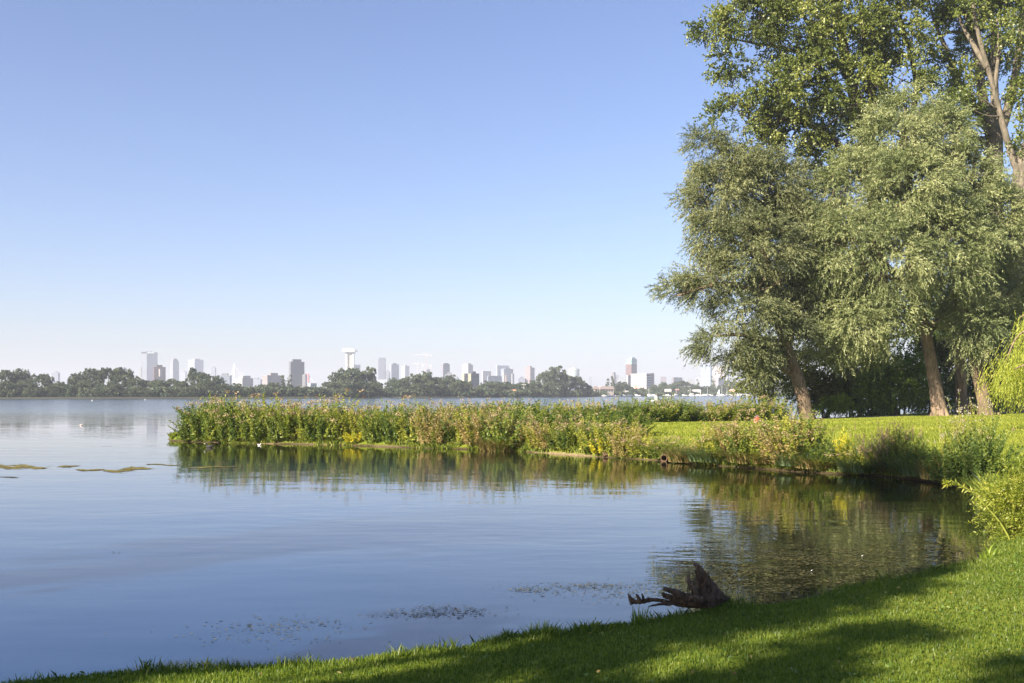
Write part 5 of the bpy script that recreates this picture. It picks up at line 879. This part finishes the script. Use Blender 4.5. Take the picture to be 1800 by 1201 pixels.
m = MB(); m.box(-30 * s, 50 * s, -5, 5, zz_(674, D), zz_(672, D)); m.build('deck', plain('deck', (.5, .5, .52)), root)
D = 1900; s = D / F; root = empty('bridge_pylon', ((540 - CX) / F * D, D, 1)); tag(root, 'red lift-bridge pylon right of the tall grey residential tower', 'bridge'); m = MB()
for x in (-2.4, 2.4): m.box(x * s - .7 * s, x * s + .7 * s, -3, 3, 0, zz_(659, D))
m.box(-3.1 * s, 3.1 * s, -3.3, 3.3, zz_(659, D), zz_(658, D)); m.box(-1.7 * s, 1.7 * s, -2, 2, zz_(668, D), zz_(666.5, D)); m.build('tower_frame', plain('red_steel', (.5, .13, .12)), root); m = MB(); m.bar((2 * s, 0, zz_(661, D)), (15 * s, 0, zz_(676, D)), .6); m.build('strut', plain('pale_steel', (.5, .5, .52)), root)
# cranes
def crane(px, top, jl, jr, D, lab, colr=(.45, .3, .28), base=660):
    s = D / F; root = empty('tower_crane', ((px - CX) / F * D, D, 1)); tag(root, lab, 'crane', 'tower cranes over the city'); zt = zz_(top, D); m = MB(); w_ = 1.0; n = 14
    for sx in (-w_, w_):
        for sy in (-w_, w_): m.bar((sx, sy, 0), (sx, sy, zt), .22)
    zb = zz_(base, D)
    for i in range(n): z0, z1 = zb + (zt - zb) * i / n, zb + (zt - zb) * (i + 1) / n; m.bar((-w_, -w_, z0), (w_, -w_, z1), .14); m.bar((w_, -w_, z1), (-w_, -w_, z1), .14)
    m.build('mast', plain('crane_mast', colr), root); zj = zt - .5; m = MB(); m.bar((-jl * s, 0, zj), (0, 0, zj), .45); m.bar((-jl * s * .95, 0, zj + 1.6), (0, 0, zj + 2), .22); n = 10
    for i in range(n): xa = -jl * s * i / n; m.bar((xa, 0, zj), (xa - jl * s / n / 2, 0, zj + 1.8), .14); m.bar((xa - jl * s / n / 2, 0, zj + 1.8), (xa - jl * s / n, 0, zj), .14)
    m.build('jib', plain('crane_jib', (.42, .4, .42)), root); m = MB(); m.bar((0, 0, zj), (jr * s, 0, zj), .5); m.box(jr * s * .6, jr * s, -1.2, 1.2, zj - 2.6, zj + .6); m.build('counterweight', plain('crane_weight', (.35, .36, .4)), root)
    m = MB(); m.bar((0, 0, zj), (0, 0, zj + 5), .5); m.bar((0, 0, zj + 5), (-jl * s * .6, 0, zj + 1.6), .12); m.bar((0, 0, zj + 5), (jr * s * .8, 0, zj + .6), .12); m.build('tower_peak', plain('crane_mast', colr), root); m = MB(); m.box(.8, 3, -1.3, 1, zj - 3.2, zj - .6); m.build('cab', plain('crane_cab', (.5, .48, .45)), root)
crane(749.5, 624.5, 21, 9.5, 2500, 'tallest tower crane with a long jib to the left'); crane(734, 640, 8, 4, 2900, 'small pale crane left of the tallest crane', (.5, .42, .4)); crane(742.5, 641.5, 6, 3, 2900, 'tiny pale crane nearest the left side of the tallest crane', (.52, .44, .42)); crane(757, 644, 5, 3, 2900, 'small faint crane right of the tallest crane', (.5, .4, .4))

# ------------------------------------------------------------------ far shore houses, club, lamp posts, marina
def house(label, x0, x1, eave, ridge, wall, roof_c, back=6, name='house'):
    D = shoreD((x0 + x1) / 2) + back; s = D / F; cx = (x0 + x1) / 2; root = empty(name, ((cx - CX) * s, D, .9)); tag(root, label, 'house', 'small houses on the far shore'); hw = (x1 - x0) / 2 * s; ze, zr = zz_(eave, D) - .9, zz_(ridge, D) - .9; dp = 7
    m = MB(); m.box(-hw, hw, 0, dp, 0, ze); m.build('wall', plain('house_wall', wall, var=.05), root); m = MB(); o_ = .3
    m.poly([(-hw - o_, -o_, ze), (hw + o_, -o_, ze), (hw + o_, dp / 2, zr), (-hw - o_, dp / 2, zr)]); m.poly([(hw + o_, dp + o_, ze), (-hw - o_, dp + o_, ze), (-hw - o_, dp / 2, zr), (hw + o_, dp / 2, zr)]); m.poly([(-hw - o_, -o_, ze), (-hw - o_, dp / 2, zr), (-hw - o_, dp + o_, ze)]); m.poly([(hw + o_, -o_, ze), (hw + o_, dp + o_, ze), (hw + o_, dp / 2, zr)]); m.build('roof', plain('house_roof', roof_c, var=.1), root)
    n = int(hw * 2 / 2.6) if hw > 2.6 else 0
    for i in range(n): m = MB(); xx = -hw + (i + .5) * 2 * hw / n; m.box(xx - .5, xx + .5, -.06, -.003, .9, min(ze - .3, 2.3)); m.build('window', wm, root)
house('small orange-roofed white house at the waterline left of the large dark tree', 889, 906, 690, 685, (.7, .6, .5), (.55, .28, .16)); house('white gabled boathouse right of the large dark tree', 1003, 1010, 689, 682, (.7, .7, .7), (.6, .6, .6)); house('white shed by the water below the apartment block', 1098, 1105, 690, 687, (.75, .73, .7), (.4, .4, .42))
house('pale shed roof right of the apartment block foot', 1126, 1137, 693, 689, (.6, .55, .52), (.65, .62, .6)); house('cream house with red-brown roof behind the marina', 1182, 1194, 690, 684, (.66, .58, .42), (.3, .16, .13), 10); house('pale flat-roofed house at the marina, left of the cream house', 1164, 1180, 687, 684, (.55, .52, .5), (.62, .6, .58), 12); house('white-roofed marina building in the middle of the moorings', 1206, 1232, 688, 685, (.4, .4, .42), (.64, .62, .6), 16)
house('small white house behind the right-hand moorings', 1284, 1292, 689, 684, (.6, .56, .5), (.5, .3, .25), 12)
D = shoreD(1062) + 4; s = D / F; root = empty('clubhouse', ((1062 - CX) * s, D, .9)); tag(root, 'long clubhouse with a dark roof and open fronted gallery on the far shore', 'building'); m = MB(); m.box(-17 * s, 17 * s, 1.2, 10, 0, zz_(684, D) - .9); m.build('wall', plain('club_wall', (.22, .2, .19)), root); m = MB(); x_ = 18.5 * s; ze, zr = zz_(684.5, D) - .9, zz_(679, D) - .9
m.poly([(-x_, -.8, ze), (x_, -.8, ze), (x_ * .9, 5, zr), (-x_ * .9, 5, zr)]); m.poly([(x_, 11, ze), (-x_, 11, ze), (-x_ * .9, 5, zr), (x_ * .9, 5, zr)]); m.poly([(-x_, -.8, ze), (-x_ * .9, 5, zr), (-x_, 11, ze)]); m.poly([(x_, -.8, ze), (x_, 11, ze), (x_ * .9, 5, zr)]); m.build('roof', plain('club_roof', (.2, .16, .15)), root)
for i in range(8): m = MB(); xx = -16 * s + i * 32 * s / 7; m.bar((xx, -.4, 0), (xx, -.4, ze), .12); m.build('post', plain('club_post', (.5, .48, .46)), root)
for px, h, lab in [(921, 676, 'tall lamp mast on the dyke left of the large dark tree'), (1054, 680, 'lamp mast in front of the clubhouse')]:
    D = shoreD(px) + 3; root = empty('lamp_mast', ((px - CX) / F * D, D, .8)); tag(root, lab, 'lamp mast'); zt = zz_(h, D) - .8; m = MB(); m.bar((0, 0, 0), (0, 0, zt), .14, 8, .09); m.build('pole', plain('lamp_pole', (.55, .55, .55)), root); m = MB(); m.box(-1.2, 1.2, -.15, .15, zt, zt + .2); m.box(-1.3, -.7, -.25, .25, zt - .15, zt); m.box(.7, 1.3, -.25, .25, zt - .15, zt); m.build('lamp_head', plain('lamp_head', (.5, .5, .5)), root)
def boat(px, mast_top, hl, lab, dD=0, mast=True, cabin=True, rz=0.0, hc=(.8, .8, .8), sail=False):
    D = shoreD(px) - 5 + dD; root = empty('sailing_boat' if mast else 'motor_boat', ((px - CX) / F * D, D, .05), rz); tag(root, lab, 'boat', 'boats moored along the far shore'); m = MB(); hull(m, hl, hl * .3, .95); m.build('hull', plain('boat_hull', hc, .4, var=.03), root)
    if cabin: m = MB(); m.prism([(-.15 * hl, -.09 * hl), (.22 * hl, -.06 * hl), (.22 * hl, .06 * hl), (-.15 * hl, .09 * hl)], .95, 1.5); m.build('cabin', plain('boat_cabin', (.75, .75, .74), .4, var=.03), root)
    if mast:
        zt = zz_(mast_top, D); m = MB(); m.bar((.05 * hl, 0, .9), (.05 * hl, 0, zt), .11, 6, .07); m.build('mast', plain('boat_mast', (.7, .7, .7), .4), root); m = MB(); m.bar((.05 * hl, 0, 1.9), (-.4 * hl, 0, 1.9), .16, 6); m.build('boom', plain('furled_sail', (.2, .25, .4) if px % 2 else (.75, .75, .72), .8), root)
    if sail: m = MB(); m.poly([(.04 * hl, .02, 2.1), (-.4 * hl, .1, 2.1), (.04 * hl, .02, zz_(mast_top, D) - .4)]); m.poly([(.04 * hl, .05, zz_(mast_top, D) - .4), (-.4 * hl, .13, 2.1), (.04 * hl, .05, 2.1)]); m.build('sail', plain('white_sail', (.85, .85, .85), .7, var=.03), root)
for i, (px, mt, hl, ma) in enumerate([(1059, 0, 6, 0), (1068, 0, 7, 0), (1075, 0, 6, 0), (1083, 0, 7, 0), (1098, 683, 7, 1), (1094, 0, 5, 0), (1108, 0, 5, 0), (1118, 0, 7, 0), (1141, 683, 6, 1), (1148, 0, 6, 0), (1172, 0, 7, 0), (1188, 684, 7, 1), (1200, 0, 8, 0), (1214, 683, 8, 1), (1226, 0, 7, 0), (1237, 0, 8, 0), (1243, 681, 8, 1), (1247, 0, 7, 0), (1258, 0, 7, 0), (1264, 684, 5, 1), (1268, 678, 9, 1), (1277, 682, 9, 1), (1284, 0, 8, 0),
        (1292, 684, 8, 1), (1296, 681, 8, 1), (1301, 679, 9, 1), (1305, 677, 9, 1), (1311, 681, 8, 1), (1317, 680, 9, 1), (1322, 678, 9, 1), (1329, 683, 8, 1), (1336, 680, 8, 1), (1344, 682, 8, 1)]):
    a, t = rel_far(px); boat(px, mt or 690, hl, uniq(('masted white sailing boat' if ma else 'mastless white boat') + ' moored on the far shore', px, {'in front of': 'below', 'just left of': 'just left of', 'just right of': 'just right of', 'left of': 'left of', 'right of': 'right of'}[a]), dD=-3 * (i % 3), mast=bool(ma), rz=[0, .5, PI, 2.4, -.4][i % 5], sail=(px == 1264))
for px, d, lab in [(162, 120, 'tiny white marker buoy far out before the left shore'), (255, 90, 'tiny white marker buoy left of the peninsula tip column')]:
    D = shoreD(px) - d; m = MB(); ellip(m, (0, 0, .1), (.16, .16, .16)); m.bar((0, 0, .16), (0, 0, .4), .04, 8); o = m.build('buoy', plain('buoy', (.8, .8, .8), .5), None, True); o.location = ((px - CX) / F * D, D, 0); tag(o, lab, 'buoy')

# ------------------------------------------------------------------ trees behind the photographer that throw the shade on the near bank
def shade_tree(x, y, H, rad, seed, lab, dens=.4, low=.35, rc=.8):
    g_ = np.random.default_rng(seed); z = gz(x, y); root = empty('lime_tree', (x, y, z)); tag(root, lab, 'tree', 'trees shading the near bank'); bl = []
    for i in range(13): a = g_.uniform(0, 6.28); q = g_.uniform(0, .6) * rad; zc = H * g_.uniform(low + .1, .87); bl.append(((math.cos(a) * q, math.sin(a) * q, zc), (rad * .42, rad * .42, H * .12)))
    V, Q, ti, CC = crown_cloud(g_, bl, dens, rc, 9, .9 * rc / .8, 8, .3 if rc > .5 else .16, .24 if rc > .5 else .12, splay=.8, inner=.4); link('crown', mesh_np('crown', V, Q, ti), M_poplar, root); tb = TB().add([(0, 0, -.2), (.1, 0, H * .4), (0, .1, H * .85)], [H * .022, H * .016, .04], sides=14, n=6, rng=g_, rough=.02)
    for c in CC[::9]: tb.add([(0, 0, min(c[2] * .8, H * .8)), tuple(c * .5 + np.array([0, 0, c[2] * .4])), tuple(c)], [.09, .06, .02], sides=5, n=3)
    tb.build('trunk', M_bark, root)
Sh = np.array([math.sin(SUN_AZ), math.cos(SUN_AZ)])
def from_sun(n_, a_): e_ = -Sh; nn = np.array([e_[1], -e_[0]]); return nn * n_ + e_ * a_
for n_, a_, *k_ in [(-12.6, -23, 26.3, 2.6, 1, 'tall lime tree left of and behind the camera', .45, .5), (-5.4, -10, 12, 1.0, 2, 'slender lime tree behind the camera on the left', 1.2, .5, .35), (-3.9, -10.5, 10.2, .4, 3, 'thin-crowned lime tree furthest behind the camera', .8, .55, .28),
    (-2.3, -12, 12, .5, 4, 'small lime tree between the other lime trees', 1.4, .4, .28), (-7.3, -9, 8.6, .8, 5, 'low lime tree on the lake side of the others', 1.2, .45, .3)]:
    p_ = from_sun(n_, a_); shade_tree(p_[0], p_[1], *k_)
